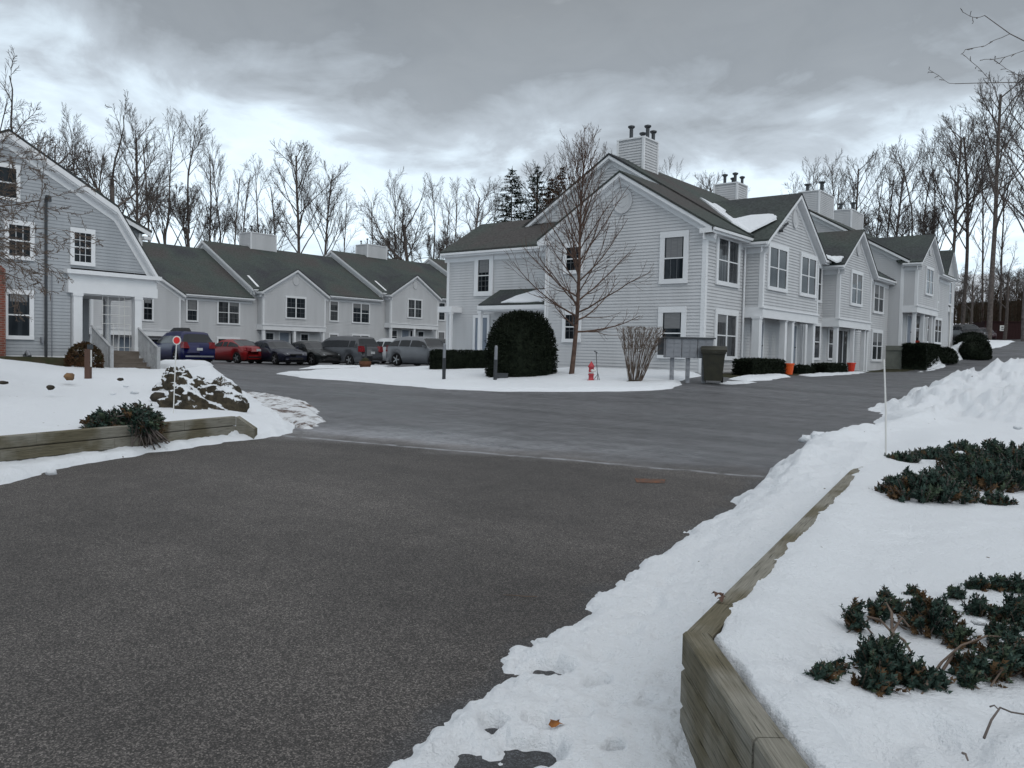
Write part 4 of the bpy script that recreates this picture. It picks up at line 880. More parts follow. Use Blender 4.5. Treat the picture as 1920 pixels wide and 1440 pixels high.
# ------------------------------------------------------------ snow
def DL(d, l): return (-math.sin(YAW) * d + math.cos(YAW) * l, math.cos(YAW) * d + math.sin(YAW) * l)
edge_px = [(690, 1500), (735, 1440), (800, 1388), (870, 1318), (925, 1285), (985, 1225), (1050, 1195), (1100, 1140), (1150, 1100), (1195, 1065), (1265, 1022), (1330, 985), (1380, 945), (1440, 905), (1485, 862), (1515, 832), (1560, 822), (1640, 812), (1680, 808)]
edge = [gpx(*p) for p in edge_px]
toe = [DL(17.3, 7.8), DL(19, 9.4), DL(22.5, 12.6), DL(27, 17), DL(30, 26), DL(20, 34), DL(0, 30), DL(-6, 6)]
s0 = hz(560, 1700, 0)
RIGHT = [s0] + edge + toe
crest = [(16.0, 7.6, .32), (17.0, 8.6, .5), (18.2, 9.9, .85), (20.3, 11.7, 1.3), (19, 12.0, 1.75), (17.8, 13.6, 2.2), (17, 18, 2.5)]
crest = [(*DL(a, b), c) for a, b, c in crest]
BED = [RN, RC, RF, DL(12.5, 6.2), DL(20, 9), DL(30, 26), DL(0, 30), (3, -3)]
holes = [(1120, 1287, .07, 1.), (1015, 1352, .085, .9), (985, 1405, .16, 1.), (890, 1412, .19, 1.0), (1150, 1412, .045, 1), (1010, 1250, .12, 1.), (925, 1350, .06, 1)]
dents = [(1475, 1290, .07), (1450, 1245, .06), (1655, 1408, .16), (1640, 1385, .1), (1820, 1425, .12), (1790, 1380, .1), (1560, 1215, .06), (1340, 1050, .06), (1205, 1155, .05), (1230, 1140, .05), (1185, 1190, .05),
         (1130, 1230, .06), (1150, 1320, .05), (1100, 1330, .05), (1060, 1250, .05), (1700, 1000, .08), (1080, 1180, .05), (1250, 1100, .05), (1370, 1000, .06), (1880, 1330, .1), (1545, 1330, .06), (1240, 1210, .05), (1215, 1330, .05), (1740, 1350, .07)]
def right_extra(X, Y, Z, sd_):
    g = ground(X, Y)
    # distance to the far timber and the rise of the drift against it
    a, b = np.array(RC), np.array(RF); u = (b - a) / np.linalg.norm(b - a); L_ = np.linalg.norm(b - a)
    t = np.clip((X - a[0]) * u[0] + (Y - a[1]) * u[1], 0, L_); dist = np.hypot(X - a[0] - u[0] * t, Y - a[1] - u[1] * t)
    wh = .06 + .36 * np.clip(t / L_, 0, 1) ** .8
    drift = wh * np.clip(1 - dist / (.5 + 1.2 * t / L_), 0, 1) ** 1.3
    beyond = np.clip(((X - b[0]) * u[0] + (Y - b[1]) * u[1]) / 1.5, 0, 1)
    Z = Z + drift * np.clip(sd_ / .5, 0, 1)
    # plough bank running from the end of the wall to the heap
    sb = sdist(X, Y, BED)
    lvl = .455 + .06 * (fbm(X, Y, .9, 4, 31) - .5) + .03 * (fbm(X, Y, 4, 4, 33) - .5) - .05 * np.clip(fbm(X, Y, 2.6, 2, 35) - .62, 0, 1) * 4 * .35
    ct = np.clip(t / .7, 0, 1) * (np.hypot(X - a[0], Y - a[1]) > .05); off_ = .07 - .078 * ct; k = np.clip((sb - off_) / .04, 0, 1)
    kk = np.clip((sb + .7 * beyond) / (.05 + 1.1 * beyond), 0, 1); k = np.where(beyond > 0, kk, k)
    k = k * k * (3 - 2 * k)
    # the snow leaves the top of the timber bare with a ragged edge
    rag = np.clip((sb - off_ - .015 - .06 * (fbm(X, Y, 6, 4, 40) - .4)) / .04, 0, 1)
    lvl = np.where(beyond > 0, lvl, .40 + (lvl - .40 + .055 * np.exp(-((sb - .2) / .2) ** 2)) * rag)
    Z = Z * (1 - k) + np.maximum(lvl, Z) * k
    # heap
    best = np.full(X.shape, -9.)
    for (x0, y0, h0), (x1, y1, h1) in zip(crest[:-1], crest[1:]):
        ex, ey = x1 - x0, y1 - y0; tt = np.clip(((X - x0) * ex + (Y - y0) * ey) / (ex * ex + ey * ey), 0, 1)
        dd = np.hypot(X - x0 - tt * ex, Y - y0 - tt * ey); hh = h0 + (h1 - h0) * tt
        # steep on the road side, gentle towards the bed
        side = ex * (Y - y0) - ey * (X - x0)
        sl = np.where(side > 0, .95, .40)
        best = np.maximum(best, hh - dd * sl + .0 * dd)
    lum = (fbm(X, Y, 1.4, 5, 51) - .5) * .5 + (np.abs(fbm(X, Y, 3.2, 4, 57) - .5)) * .5 - .05
    lum2 = (fbm(X, Y, 6, 3, 60) - .5) * .16 + (fbm(X, Y, 13, 3, 61) - .5) * .07
    heap = best + np.clip(best + .2, 0, 1) * (lum + lum2)
    Z = np.maximum(Z, np.where(best > -.3, heap, -9))
    bank = .16 * np.exp(-((sd_ - .45) / .35) ** 2) * np.clip((np.hypot(X, Y) - 6) / 4, 0, 1) * (.3 + 1.4 * fbm(X, Y, 2.2, 4, 70))
    Z = Z + bank * (sd_ > 0)
    Z = Z + .035 * (fbm(X, Y, 13, 4, 75) - .5) * np.clip(sd_ / .1, 0, 1) * np.exp(-(sd_ / .9) ** 2) + .022 * (fbm(X, Y, 22, 3, 76) - .5) * np.clip(sd_ / .1, 0, 1) * (sb < .1)
    for px, py, r, dp in holes:
        if r == 0: continue
        x0, y0 = gpx(px, py, .05); q = np.hypot(X - x0, Y - y0) + (fbm(X, Y, 9, 3, 80) - .5) * r * 1.1
        f = np.clip(1.25 - q / r, 0, 1); f = f * f * (3 - 2 * f)
        Z = Z * (1 - f * dp) + (g - .03) * f * dp if dp > .5 else Z - f * dp * .12
    for px, py, r in dents:
        up = .45 if px > 1290 and py > 1000 or px > 1550 else .06
        x0, y0 = hz(px, py, up + (0 if up > .1 else gz(-1.5, 3))); q = np.hypot(X - x0, Y - y0) + (fbm(X, Y, 8, 3, 90) - .5) * r * .8
        Z = Z - .035 * np.exp(-(q / r) ** 2) * 1.3
    return Z
snow('snow_verge', RIGHT, .075, .20, grid=fan_grid(-75, 62, 800, .75, 45, 660), wob=.16, lump=.05, lump_s=4.5, extra=right_extra, seed=3, wob_s=2.4, wob2=.07, wob2_s=11)

BPL = np.array([(-10.5, 3.8, .47), (-11.4, 7.4, .46), (-10, 0, .47), (-14.2, 7.9, .44), (-16.9, 9.6, .5), (-22.5, 10.2, .66), (-29, 14, .72), (-28.5, 10, .95), (-27, 7.5, 1.25), (-24, 6, 1.05), (-22, 2, 1.0), (-14, 0, .6), (-20, 12, .5), (-13.3, 10.5, .22), (-25, 12, .68), (-17, 5, .55), (-27, 13.5, .7)])
def bedlvl(X, Y):
    w = 0; s = 0
    for x, y, z in BPL:
        q = 1 / (np.hypot(X - x, Y - y) ** 3 + .3); w = w + q; s = s + q * z
    return s / w
LOUT = [(-9.0, .2)] + [gpx(*p) for p in ((0, 908), (140, 873), (300, 848), (420, 829), (500, 823), (548, 812), (552, 798), (530, 782), (500, 762), (462, 748), (440, 732), (408, 700), (385, 692))] + [(-26.5, 15.6), (-28.2, 15.3), (-28.6, 13.5), (-29.3, 12.6), (-29.4, 4), (-28, -8), (-10, -8)]
WL = [np.array(LP[0]) * 1.0 + (np.array(LP[0]) - np.array(LP[1])) * 2, np.array(LP[1]), np.array(LP[2]), np.array(LP[3])]
def left_extra(X, Y, Z, sd_):
    inner = [tuple(WL[0]), tuple(WL[1]), tuple(WL[2]), tuple(WL[3]), tuple(np.array(LP[3]) + np.array([-.6, 3.0])), (-20, 20), (-40, 20), (-40, -20)]
    sw_ = sdist(X, Y, inner)
    lv = bedlvl(X, Y) + .03 * (fbm(X, Y, .7, 4, 22) - .5) + .02 * (fbm(X, Y, 4, 3, 23) - .5)
    edge_far = np.clip(sd_ / 1.3, 0, 1); edge_far = edge_far * (2 - edge_far)
    g = ground(X, Y); body = g + (np.maximum(lv, g + .05) - g) * edge_far
    near_wall = np.clip((sw_ - .06) / .06, 0, 1)
    past = np.clip((Y - LP[2][1]) / .8, 0, 1)
    k = near_wall * (1 - past) + np.clip((sw_ + .2) / 1.2, 0, 1) * past
    Z = Z * (1 - k) + np.maximum(body, Z) * k
    bank = np.exp(-((X + 27.5) ** 2 / 3 + (Y - 6.8) ** 2 / 6)) * .45 * (.5 + fbm(X, Y, 1.5, 4, 44))
    bank = bank + np.exp(-((X + 24.6) ** 2 / 6 + (Y - 16.0) ** 2 / 1.5)) * .35
    Z = Z + bank * np.clip(sd_ / .4, 0, 1)
    rg = np.exp(-(((X + 16.3) ** 2) / 4 + ((Y - 10.6) ** 2) / 2.5)) * .18
    return Z + rg * np.clip(sd_ / .5, 0, 1)
snow('snow_bed', LOUT, .09, .2, grid=fan_grid(36, 92, 520, 8.5, 34, 420), wob=.16, lump=.09, lump_s=3.5, extra=left_extra, seed=11, wob_s=1.8)
NOSE = [gpx(*p) for p in ((470, 738), (520, 744), (575, 757), (606, 772), (603, 790), (575, 803), (540, 792), (500, 785), (450, 768), (425, 745))]
snow('snow_nose', NOSE, .10, .3, .05, wob=.28, lump=.12, lump_s=3.2, material=M['snow_mottled'], seed=14, wob_s=2.2)
ISL = [gpx(*p) for p in ((515, 701), (570, 709), (640, 713), (720, 720), (820, 729), (935, 734), (1100, 735), (1200, 733), (1262, 729), (1280, 721), (1272, 714))] + [(-13.2, 27.6), (-13.75, 28.42), (-20.8, 28.42), (-21.2, 29.8), (-27.6, 29.8), (-30.5, 27.5)] + [gpx(*p) for p in ((740, 689), (660, 693), (590, 696))]
snow('snow_island', ISL, .11, .35, .11, wob=.18, lump=.07, lump_s=1.6, seed=21)
def small_patch(pxs, th=.08, seed=1, res=.08, wob=.2, e=.3, m=None): return snow('snow_patch', [gpx(*p) for p in pxs], th, e, res, wob=wob, lump=.08, lump_s=2, seed=seed, material=m)
small_patch([(1372, 711), (1400, 705), (1460, 703), (1482, 707), (1450, 713), (1400, 715)], .1, 31)
small_patch([(1330, 718), (1362, 714), (1420, 717), (1380, 722)], .04, 33, m=M['snow_dirty'])
small_patch([(1490, 703), (1540, 700), (1640, 697), (1600, 702), (1520, 706)], .05, 35)
def dpatch(q, th, seed, res): return snow('snow_patch', [at_depth(*p) for p in q], th, .3, res, wob=.25, lump=.08, lump_s=1.5, seed=seed)
dpatch([(1700, 44.5), (1730, 47), (1765, 51), (1800, 60), (1812, 66), (1795, 68), (1770, 56), (1750, 50), (1720, 46.5)], .14, 37, .12)
dpatch([(1800, 70), (1850, 68), (1880, 72), (1900, 84), (1850, 84), (1812, 80)], .14, 38, .25)
small_patch([(290, 690), (300, 682), (350, 681), (395, 684), (398, 691), (340, 697)], .22, 39)
small_patch([(560, 692), (600, 684), (700, 683), (735, 687), (640, 690)], .06, 41)
# planting strip of bare soil along the long front, leaf litter and snow on the slopes behind
def sheet(name, poly, m, th=.02, res=.5, seed=5, wob=.2): return snow(name, poly, th, .3, res, wob=wob, lump=.03, lump_s=1, seed=seed, material=m)
sheet('planting_bed', [(-13.4, 27.8), (-11.9, 27.8), (-11.6, 33), (-11.6, 41), (-11.8, 54), (-13.7, 54)], M['soil'], .03, .15)
sheet('planting_bed', [(-30.1, 5.5), (-28.7, 5.5), (-28.9, 12.5), (-29.2, 13.6), (-30.1, 13.6)], M['soil'], .35, .15, 8)
def litter_mat():
    m = mat('leaf_litter', (.09, .065, .045), .95, .1); t = m.node_tree; b_ = t.nodes['Principled BSDF']; c = [n for n in t.nodes if n.type == 'TEX_COORD'][0]
    n = t.nodes.new('ShaderNodeTexNoise'); n.inputs['Scale'].default_value = .22; n.inputs['Detail'].default_value = 8; n.inputs['Roughness'].default_value = .7; t.links.new(c.outputs['Object'], n.inputs['Vector'])
    r = t.nodes.new('ShaderNodeValToRGB'); r.color_ramp.elements[0].position = .5; r.color_ramp.elements[0].color = (.07, .052, .035, 1); r.color_ramp.elements[1].position = .56; r.color_ramp.elements[1].color = (.7, .73, .78, 1)
    t.links.new(n.outputs[0], r.inputs[0]); t.links.new(r.outputs[0], b_.inputs['Base Color']); return m
M['litter'] = litter_mat()
sheet('hillside', [(-300, 118), (-26, 118), (-4, 119), (-3, 62), (3, 50), (300, 50), (300, 400), (-300, 400)], M['litter'], .1, 4, 9, 1)
sheet('woodland_floor', [(-58, 82), (-22, 82), (-22, 118), (-60, 400), (-300, 400), (-300, -60), (-75, -60), (-60, 0)], M['litter'], .1, 4, 10, 1)
sheet('terrace_bed', [(-12.7, 54.3), (-11.2, 54.3), (-11.2, 60), (-11.6, 70), (-13.2, 84), (-14, 84), (-12.8, 67)], M['snow'], .75, .3, 12, .1)

# snow chunks thrown up by the plough
def lump_mesh(mb, c, r, seed, flat=.8):
    rg = np.random.default_rng(seed); n1_, n2_ = 9, 7; b0 = len(mb.v)
    for i in range(n2_):
        th = math.pi * i / (n2_ - 1)
        for j in range(n1_):
            ph = 2 * math.pi * j / n1_; q = r * (1 + rg.uniform(-.22, .22)); q = q if 0 < i < n2_ - 1 else r
            mb.v.append((c[0] + q * math.sin(th) * math.cos(ph), c[1] + q * math.sin(th) * math.sin(ph), c[2] + q * math.cos(th) * flat))
    for i in range(n2_ - 1):
        for j in range(n1_):
            j2 = (j + 1) % n1_; mb.f.append((b0 + i * n1_ + j, b0 + (i + 1) * n1_ + j, b0 + (i + 1) * n1_ + j2, b0 + i * n1_ + j2)); mb.m.append(0)
def lumpy(name, label, cat, px, py, up, r, m, seed=1, flat=.75, group=None, at=None):
    x, y = at or gpx(px, py, up); z = gz(x, y) + up; mb = MB(); lump_mesh(mb, (0, 0, 0), r, seed, flat)
    o = mb.build(name, m, None, True); o.location = (x, y, z); return tag(o, label, cat, group)
lumpy('snow_chunk', 'largest snow chunk leaning on the far end of the left timber wall', 'snow chunk', 435, 818, .04, .13, M['snow'], 1)
lumpy('snow_chunk', 'snow chunk at the foot of the left timber wall near the photo edge', 'snow chunk', 97, 886, .02, .06, M['snow'], 2)
lumpy('snow_chunk', 'snow chunk at the foot of the left timber wall below the juniper', 'snow chunk', 310, 842, .02, .05, M['snow'], 3)
lumpy('snow_chunk', 'rounded snow chunk on the asphalt where the right verge bends', 'snow chunk', 1512, 825, .03, .11, M['snow'], 4)
lumpy('snow_chunk', 'bigger rounded snow chunk just right of the one at the verge bend', 'snow chunk', 1534, 822, .06, .15, M['snow'], 5)
lumpy('snow_chunk', 'lone snow chunk on the road edge left of the ploughed heap', 'snow chunk', 1741, 772, .08, .14, M['snow'], 6)

# ------------------------------------------------------------ cars
def prof_at(P, t):
    xs = [p[0] for p in P]; ys = [p[1] for p in P]; return float(np.interp(t, xs, ys))
def car_paint(name, c): return mat(name, c, .32, .3, coat=.15, noise=1.5, col2=tuple(x * .8 for x in c))
def make_car(name, label, cat, L_, Wd, top, belt, green, paint, rear_lift=0, wheel_r=.33, wb=(.19, .8), rails=False, group='cars parked in the lot', box=False, plate_rear=True):
    """front at +x; top = [(t, z)] roofline from front (0) to rear (1); green = (t0, t1, t2, t3): windscreen foot, roof front, roof rear, rear glass foot"""
    R_ = thing(name, label, cat, (0, 0, 0), group=group); hw = Wd / 2; n = 48; zb = .2
    body, glass = MB(), MB(); rows = []
    for i in range(n + 1):
        t = i / n; x = L_ / 2 - t * L_; zt = prof_at(top, t)
        endf = max(0, 1 - t / .09); endr = max(0, 1 - (1 - t) / .07); w = hw * (1 - .22 * endf ** 1.6 - .12 * endr ** 2)
        zbt = min(belt + .05 * t, zt - .02); g = max(0, min(1, (zt - belt - .08) / .5)); lift = .0 + .08 * max(endf, endr)
        arch = 0
        for wc in wb:
            q = abs(t - wc) * L_
            if q < wheel_r * 1.14: arch = max(arch, math.sqrt((wheel_r * 1.14) ** 2 - q * q) + wheel_r - zb)
        zl = zb + lift
        side_low = max(zl, zb + arch)
        zmid = max(side_low + .02, min(.58, zbt - .05)); zsh = max(zmid + .01, zbt)
        sec = [(0, zl), (w * .82, zl), (w * .97, side_low), (w, zmid), (w * .985, zsh), (w * (.96 - .24 * g), zt - .06 * (1 if g > 0 else .6)), (w * .5, zt - .008), (0, zt)]
        rows.append((t, x, sec, g))
    t0, t1, t2, t3 = green
    for s_ in (1, -1):
        base = len(body.v)
        for (t, x, sec, g) in rows:
            for (w, z) in sec: body.v.append((x, s_ * w, z))
        k = len(rows[0][2])
        for i in range(n):
            for j in range(k - 1):
                q = [base + i * k + j, base + i * k + j + 1, base + (i + 1) * k + j + 1, base + (i + 1) * k + j]
                body.f.append(tuple(q if s_ < 0 else q[::-1])); body.m.append(0)
                tm = (rows[i][0] + rows[i + 1][0]) / 2
                isg = False
                if j == 4 and t0 + .05 < tm < t3 - .02 and min(rows[i][3], rows[i + 1][3]) > .12:
                    mid1 = (t1 + (t2 - t1) * .38); mid2 = t1 + (t2 - t1) * .78
                    isg = abs(tm - mid1) > .008 and abs(tm - mid2) > .012
                if j in (5, 6) and (t0 < tm < t1 or t2 < tm < t3): isg = True
                if isg:
                    vs = [np.array(body.v[v_]) for v_ in q]; c = sum(vs) / 4
                    nn = np.cross(vs[1] - vs[0], vs[3] - vs[0]); nn = nn / (np.linalg.norm(nn) + 1e-9)
                    cen = np.array([c[0], 0, .7]); nn = nn if nn @ (c - cen) > 0 else -nn
                    if j == 4: sh = [c + (v_ - c) * np.array([1, 1, .86]) for v_ in vs]
                    else: sh = [v_ * np.array([1, .96 if j == 5 else 1, 1]) for v_ in vs]
                    glass.add([tuple(v_ + nn * .007) for v_ in sh], [(0, 1, 2, 3)])
        for e in (0, n):
            f_ = [base + e * k + j for j in range(k)]; body.f.append(tuple(f_)); body.m.append(0)
    body.build('body', paint, R_, True); glass.build('window', M['glass'], R_)
    low = MB(); low.box((-L_ / 2 + .25, -hw * .86, .13), (L_ / 2 - .25, hw * .86, .5)); low.build('underbody', M['carblack'], R_)
    for wc in wb:
        for s_ in (1, -1):
            x = L_ / 2 - wc * L_; y = s_ * (hw - .11)
            w = MB(); K = 22
            def ring(rr, yy): return [(x + rr * math.cos(2 * math.pi * k_ / K), yy, wheel_r + rr * math.sin(2 * math.pi * k_ / K)) for k_ in range(K)]
            Ls = [ring(wheel_r * .66, y - s_ * .1), ring(wheel_r * .96, y - s_ * .11), ring(wheel_r, y - s_ * .06), ring(wheel_r, y + s_ * .07), ring(wheel_r * .94, y + s_ * .105), ring(wheel_r * .68, y + s_ * .1), ring(wheel_r * .64, y + s_ * .04)]
            for l in Ls: w.add(l, [])
            for a_ in range(len(Ls) - 1):
                for k_ in range(K):
                    k2 = (k_ + 1) % K; w.f.append((a_ * K + k_, a_ * K + k2, (a_ + 1) * K + k2, (a_ + 1) * K + k_)); w.m.append(0)
            w.f.append(tuple(6 * K + k_ for k_ in range(K))); w.m.append(0)
            wo = w.build('wheel', M['rubber'], R_, True)
            r = MB()
            for k_ in range(5):
                a_ = 2 * math.pi * k_ / 5; c, s2 = math.cos(a_), math.sin(a_); pw = .045
                r.add([(x + c * .03 - s2 * pw, y + s_ * .085, wheel_r + s2 * .03 + c * pw), (x + c * .03 + s2 * pw, y + s_ * .085, wheel_r + s2 * .03 - c * pw),
                       (x + c * wheel_r * .66 + s2 * pw * .7, y + s_ * .1, wheel_r + s2 * wheel_r * .66 - c * pw * .7), (x + c * wheel_r * .66 - s2 * pw * .7, y + s_ * .1, wheel_r + s2 * wheel_r * .66 + c * pw * .7)], [(0, 1, 2, 3)])
            r.tube([(x, y + s_ * .05, wheel_r), (x, y + s_ * .095, wheel_r)], .05, 8)
            r.build('rim', M['rim'], wo, off=(0, 0, 0))
    zf = prof_at(top, .05); zr = prof_at(top, .95)
    for s_ in (1, -1):
        h = MB(); h.hexa([(L_ / 2 - .3, s_ * hw * .90, zf - .22), (L_ / 2 - .03, s_ * hw * .55, zf - .2), (L_ / 2 - .12, s_ * hw * .5, zf - .2), (L_ / 2 - .4, s_ * hw * .8, zf - .22),
                             (L_ / 2 - .38, s_ * hw * .925, zf - .08), (L_ / 2 - .07, s_ * hw * .55, zf - .07), (L_ / 2 - .15, s_ * hw * .5, zf - .07), (L_ / 2 - .45, s_ * hw * .8, zf - .08)]); h.build('headlight', M['headlight'], R_)
        tl = MB(); zt = belt + (.02 if rear_lift == 0 else rear_lift); hgt = .2 if rear_lift == 0 else .34
        tl.hexa([(-L_ / 2 + .22, s_ * hw * .99, zt - hgt), (-L_ / 2 - .012, s_ * hw * .9, zt - hgt), (-L_ / 2 - .005, s_ * hw * .55, zt - hgt), (-L_ / 2 + .25, s_ * hw * .6, zt - hgt),
                 (-L_ / 2 + .24, s_ * hw * .985, zt), (-L_ / 2 + .03, s_ * hw * .88, zt), (-L_ / 2 + .03, s_ * hw * (.55 if rear_lift == 0 else .7), zt), (-L_ / 2 + .25, s_ * hw * .6, zt)]); tl.build('taillight', M['taillight'], R_)
        mr = MB(); xm = L_ / 2 - (t0 + .07) * L_; mr.hexa([(xm, s_ * hw * .95, belt), (xm + .1, s_ * hw * .95, belt), (xm + .12, s_ * (hw + .17), belt + .02), (xm, s_ * (hw + .19), belt + .02), (xm, s_ * hw * .95, belt + .08), (xm + .08, s_ * hw * .95, belt + .08), (xm + .1, s_ * (hw + .17), belt + .15), (xm, s_ * (hw + .19), belt + .15)]); mr.build('mirror', paint, R_)
    bp = MB(); bp.box((L_ / 2 - .04, -hw * .5, .3), (L_ / 2 + .012, hw * .5, .42)); bp.box((L_ / 2 - .05, -hw * .42, zf - .2), (L_ / 2 + .0, hw * .42, zf - .1)); bp.build('grille', M['carblack'], R_)
    pt = MB(); pt.box((-L_ / 2 - .03, -.16, zt - .2 if rear_lift == 0 else .72), (-L_ / 2 - .018, .16, zt - .06 if rear_lift == 0 else .86)); pt.build('licence_plate', M['plate'], R_)
    rb = MB(); rb.box((-L_ / 2 - .035, -hw * .8, .36), (-L_ / 2 + .1, hw * .8, .44)); rb.build('bumper', M['carblack'] if not box else M['rim'], R_)
    if rails:
        rl = MB()
        for s_ in (1, -1): rl.tube([(L_ / 2 - t1 * L_ - .1, s_ * hw * .66, prof_at(top, t1)), (L_ / 2 - (t1 + .05) * L_, s_ * hw * .68, top[-3][1] + .1), (L_ / 2 - t2 * L_, s_ * hw * .68, top[-3][1] + .07)], .02, 6)
        rl.build('roof_rail', M['carblack'], R_)
    if box:
        bx = MB(); z = prof_at(top, .55); bx.hexa([(-.5, -.35, z), (.9, -.35, z), (.9, .35, z), (-.5, .35, z), (-.35, -.28, z + .2), (.5, -.28, z + .2), (.5, .28, z + .2), (-.35, .28, z + .2)]); bx.build('roof_box', M['carblack'], R_)
    return R_
SED = [(0, .58), (.03, .7), (.08, .78), (.27, .93), (.30, .98), (.43, 1.38), (.5, 1.44), (.62, 1.43), (.7, 1.37), (.86, 1.05), (.96, 1.0), (1, .72)]
SUV = [(0, .7), (.03, .88), (.08, .98), (.25, 1.1), (.28, 1.14), (.38, 1.58), (.46, 1.69), (.7, 1.7), (.86, 1.62), (.95, 1.2), (.98, 1.05), (1, .75)]
VAN = [(0, .6), (.03, .8), (.1, .95), (.19, 1.05), (.34, 1.62), (.42, 1.74), (.6, 1.78), (.88, 1.74), (.95, 1.2), (.98, 1.05), (1, .6)]
def put(o, x, y, az, dz=0): o.location = (x, y, gz(x, y) + dz); o.rotation_euler[2] = az
gS, gU, gV = (.27, .42, .66, .86), (.25, .4, .87, .955), (.18, .36, .89, .955)
P_ = math.pi
def ppos(px, d): return at_depth(px, d)
c1 = make_car('minivan', 'blue minivan with a black roof box, rear to the camera, beside the porch steps', 'van', 4.9, 1.95, VAN, 1.02, gV, car_paint('blue_paint', (.003, .006, .06)), .16, .35, box=True); put(c1, *ppos(340, 46.8), P_ - .14)
c2 = make_car('sedan', 'bright red sedan parked rear out between blue van and dark sedan', 'car', 4.6, 1.78, SED, .93, gS, car_paint('red_paint', (.21, .010, .012))); put(c2, *ppos(437, 50.0), P_ + .08)
c3 = make_car('sedan', 'dark navy sedan facing out, right of the red car', 'car', 4.75, 1.82, SED, .93, gS, car_paint('navy_paint', (.012, .014, .028))); put(c3, *ppos(515, 49.5), -.1)
c4 = make_car('sedan', 'black sedan facing out between the navy sedan and the grey minivan', 'car', 4.7, 1.8, SED, .93, gS, car_paint('black_paint', (.01, .012, .012))); put(c4, *ppos(583, 50.5), -.12)
c5 = make_car('minivan', 'grey minivan with a pale silver tailgate beside the white car', 'van', 5.0, 1.95, VAN, 1.02, gV, car_paint('grey_paint', (.06, .064, .072)), .16, .34); put(c5, *ppos(643, 50.5), P_ + .05)
c6 = make_car('crossover', 'white crossover parked nose in, behind the silver one', 'car', 4.6, 1.85, SUV, 1.05, gU, car_paint('white_paint', (.5, .52, .54)), .1, .36); put(c6, *ppos(728, 55.5), P_)
c7 = make_car('crossover', 'silver grey crossover facing out, front wheel turned, behind the dark post', 'car', 4.6, 1.86, SUV, 1.05, gU, car_paint('silver_paint', (.17, .18, .195)), .1, .37, rails=True); put(c7, *ppos(796, 46.5), .02)
c8 = make_car('crossover', 'dark car with roof rails showing over the low hedge', 'car', 4.6, 1.86, SUV, 1.05, gU, car_paint('charcoal_paint', (.02, .022, .025)), .1, .36, rails=True); put(c8, *ppos(838, 55), .1)
c9 = make_car('crossover', 'black car parked at the top of the road under the bare trees', 'car', 4.7, 1.86, SUV, 1.05, gU, car_paint('far_black_paint', (.012, .012, .014)), .1, .36, group='cars at the top of the road'); put(c9, *ppos(1808, 78), -P_ * .3, .0)
c10 = make_car('sedan', 'dark red car with a pale windscreen beside the dumpster enclosure', 'car', 4.6, 1.8, SED, .93, gS, car_paint('maroon_paint', (.03, .008, .012)), group='cars at the top of the road'); put(c10, *ppos(1840, 88), -P_ * .4, .0)

# ------------------------------------------------------------ small things of the place
# cluster mailboxes on three posts
x, y = at_depth(1288, 27.2); mbx = thing('cluster_mailbox', 'bank of grey metal mailboxes on three posts in front of the corner window', 'mailbox', (x, y, gz(x, y)), YAW)
for i in range(3):
    b = MB(); x0 = -.76 + i * .52; b.box((x0, -.22, .82), (x0 + .5, .24, 1.45)); bo = b.build('cabinet', M['mailbox'], mbx)
    for r_ in range(4):
        for c_ in range(2):
            dd_ = MB(); dd_.box((x0 + .03 + c_ * .23, -.235, .86 + r_ * .145), (x0 + .24 + c_ * .23, -.22, .99 + r_ * .145)); dd_.build('mailbox_door', M['metal'], bo, off=(0, 0, 0))
    l = MB(); l.box((x0 + .19, -.06, -.1), (x0 + .31, .06, .82)); l.build('post', M['mailbox'], mbx)
b = MB(); b.box((-.82, -.3, 1.452), (.84, .3, 1.5)); b.build('roof_plate', M['metal_dark'], mbx)
nb = MB(); nb.box((-1.0, .0, .9), (-.8, .03, 1.46)); nb.build('notice_board', M['metal_dark'], mbx)
x, y = at_depth(1337, 27.0); bn = thing('rubbish_bin', 'tall dark olive wheeled bin right of the mailboxes', 'bin', (x, y, gz(x, y)), YAW - .25)
b = MB(); b.hexa([(-.28, -.3, .1), (.28, -.3, .1), (.28, .28, .1), (-.28, .28, .1), (-.36, -.38, 1.02), (.36, -.38, 1.02), (.36, .36, 1.02), (-.36, .36, 1.02)]); b.box((-.39, -.41, .98), (.39, .39, 1.03)); b.build('body', M['bin'], bn)
b = MB(); K = 8; top_ = [(.41, -.42 + .84 * k / K, 1.035 + .2 * math.sin(math.pi * (.12 + .76 * k / K))) for k in range(K + 1)]; top_ = [(.41, -.42, 1.035)] + top_ + [(.41, .42, 1.035)]
b.prism(top_, (-.82, 0, 0)); b.build('lid', M['bin'], bn)
for s_ in (1, -1):
    w = MB(); w.tube([(s_ * .24, .3, .12), (s_ * .32, .3, .12)], .12, 14); w.build('wheel', M['rubber'], bn)
h_ = MB(); h_.tube([(-.3, .42, 1.0), (.3, .42, 1.0)], .02, 6); h_.build('handle', M['carblack'], bn)

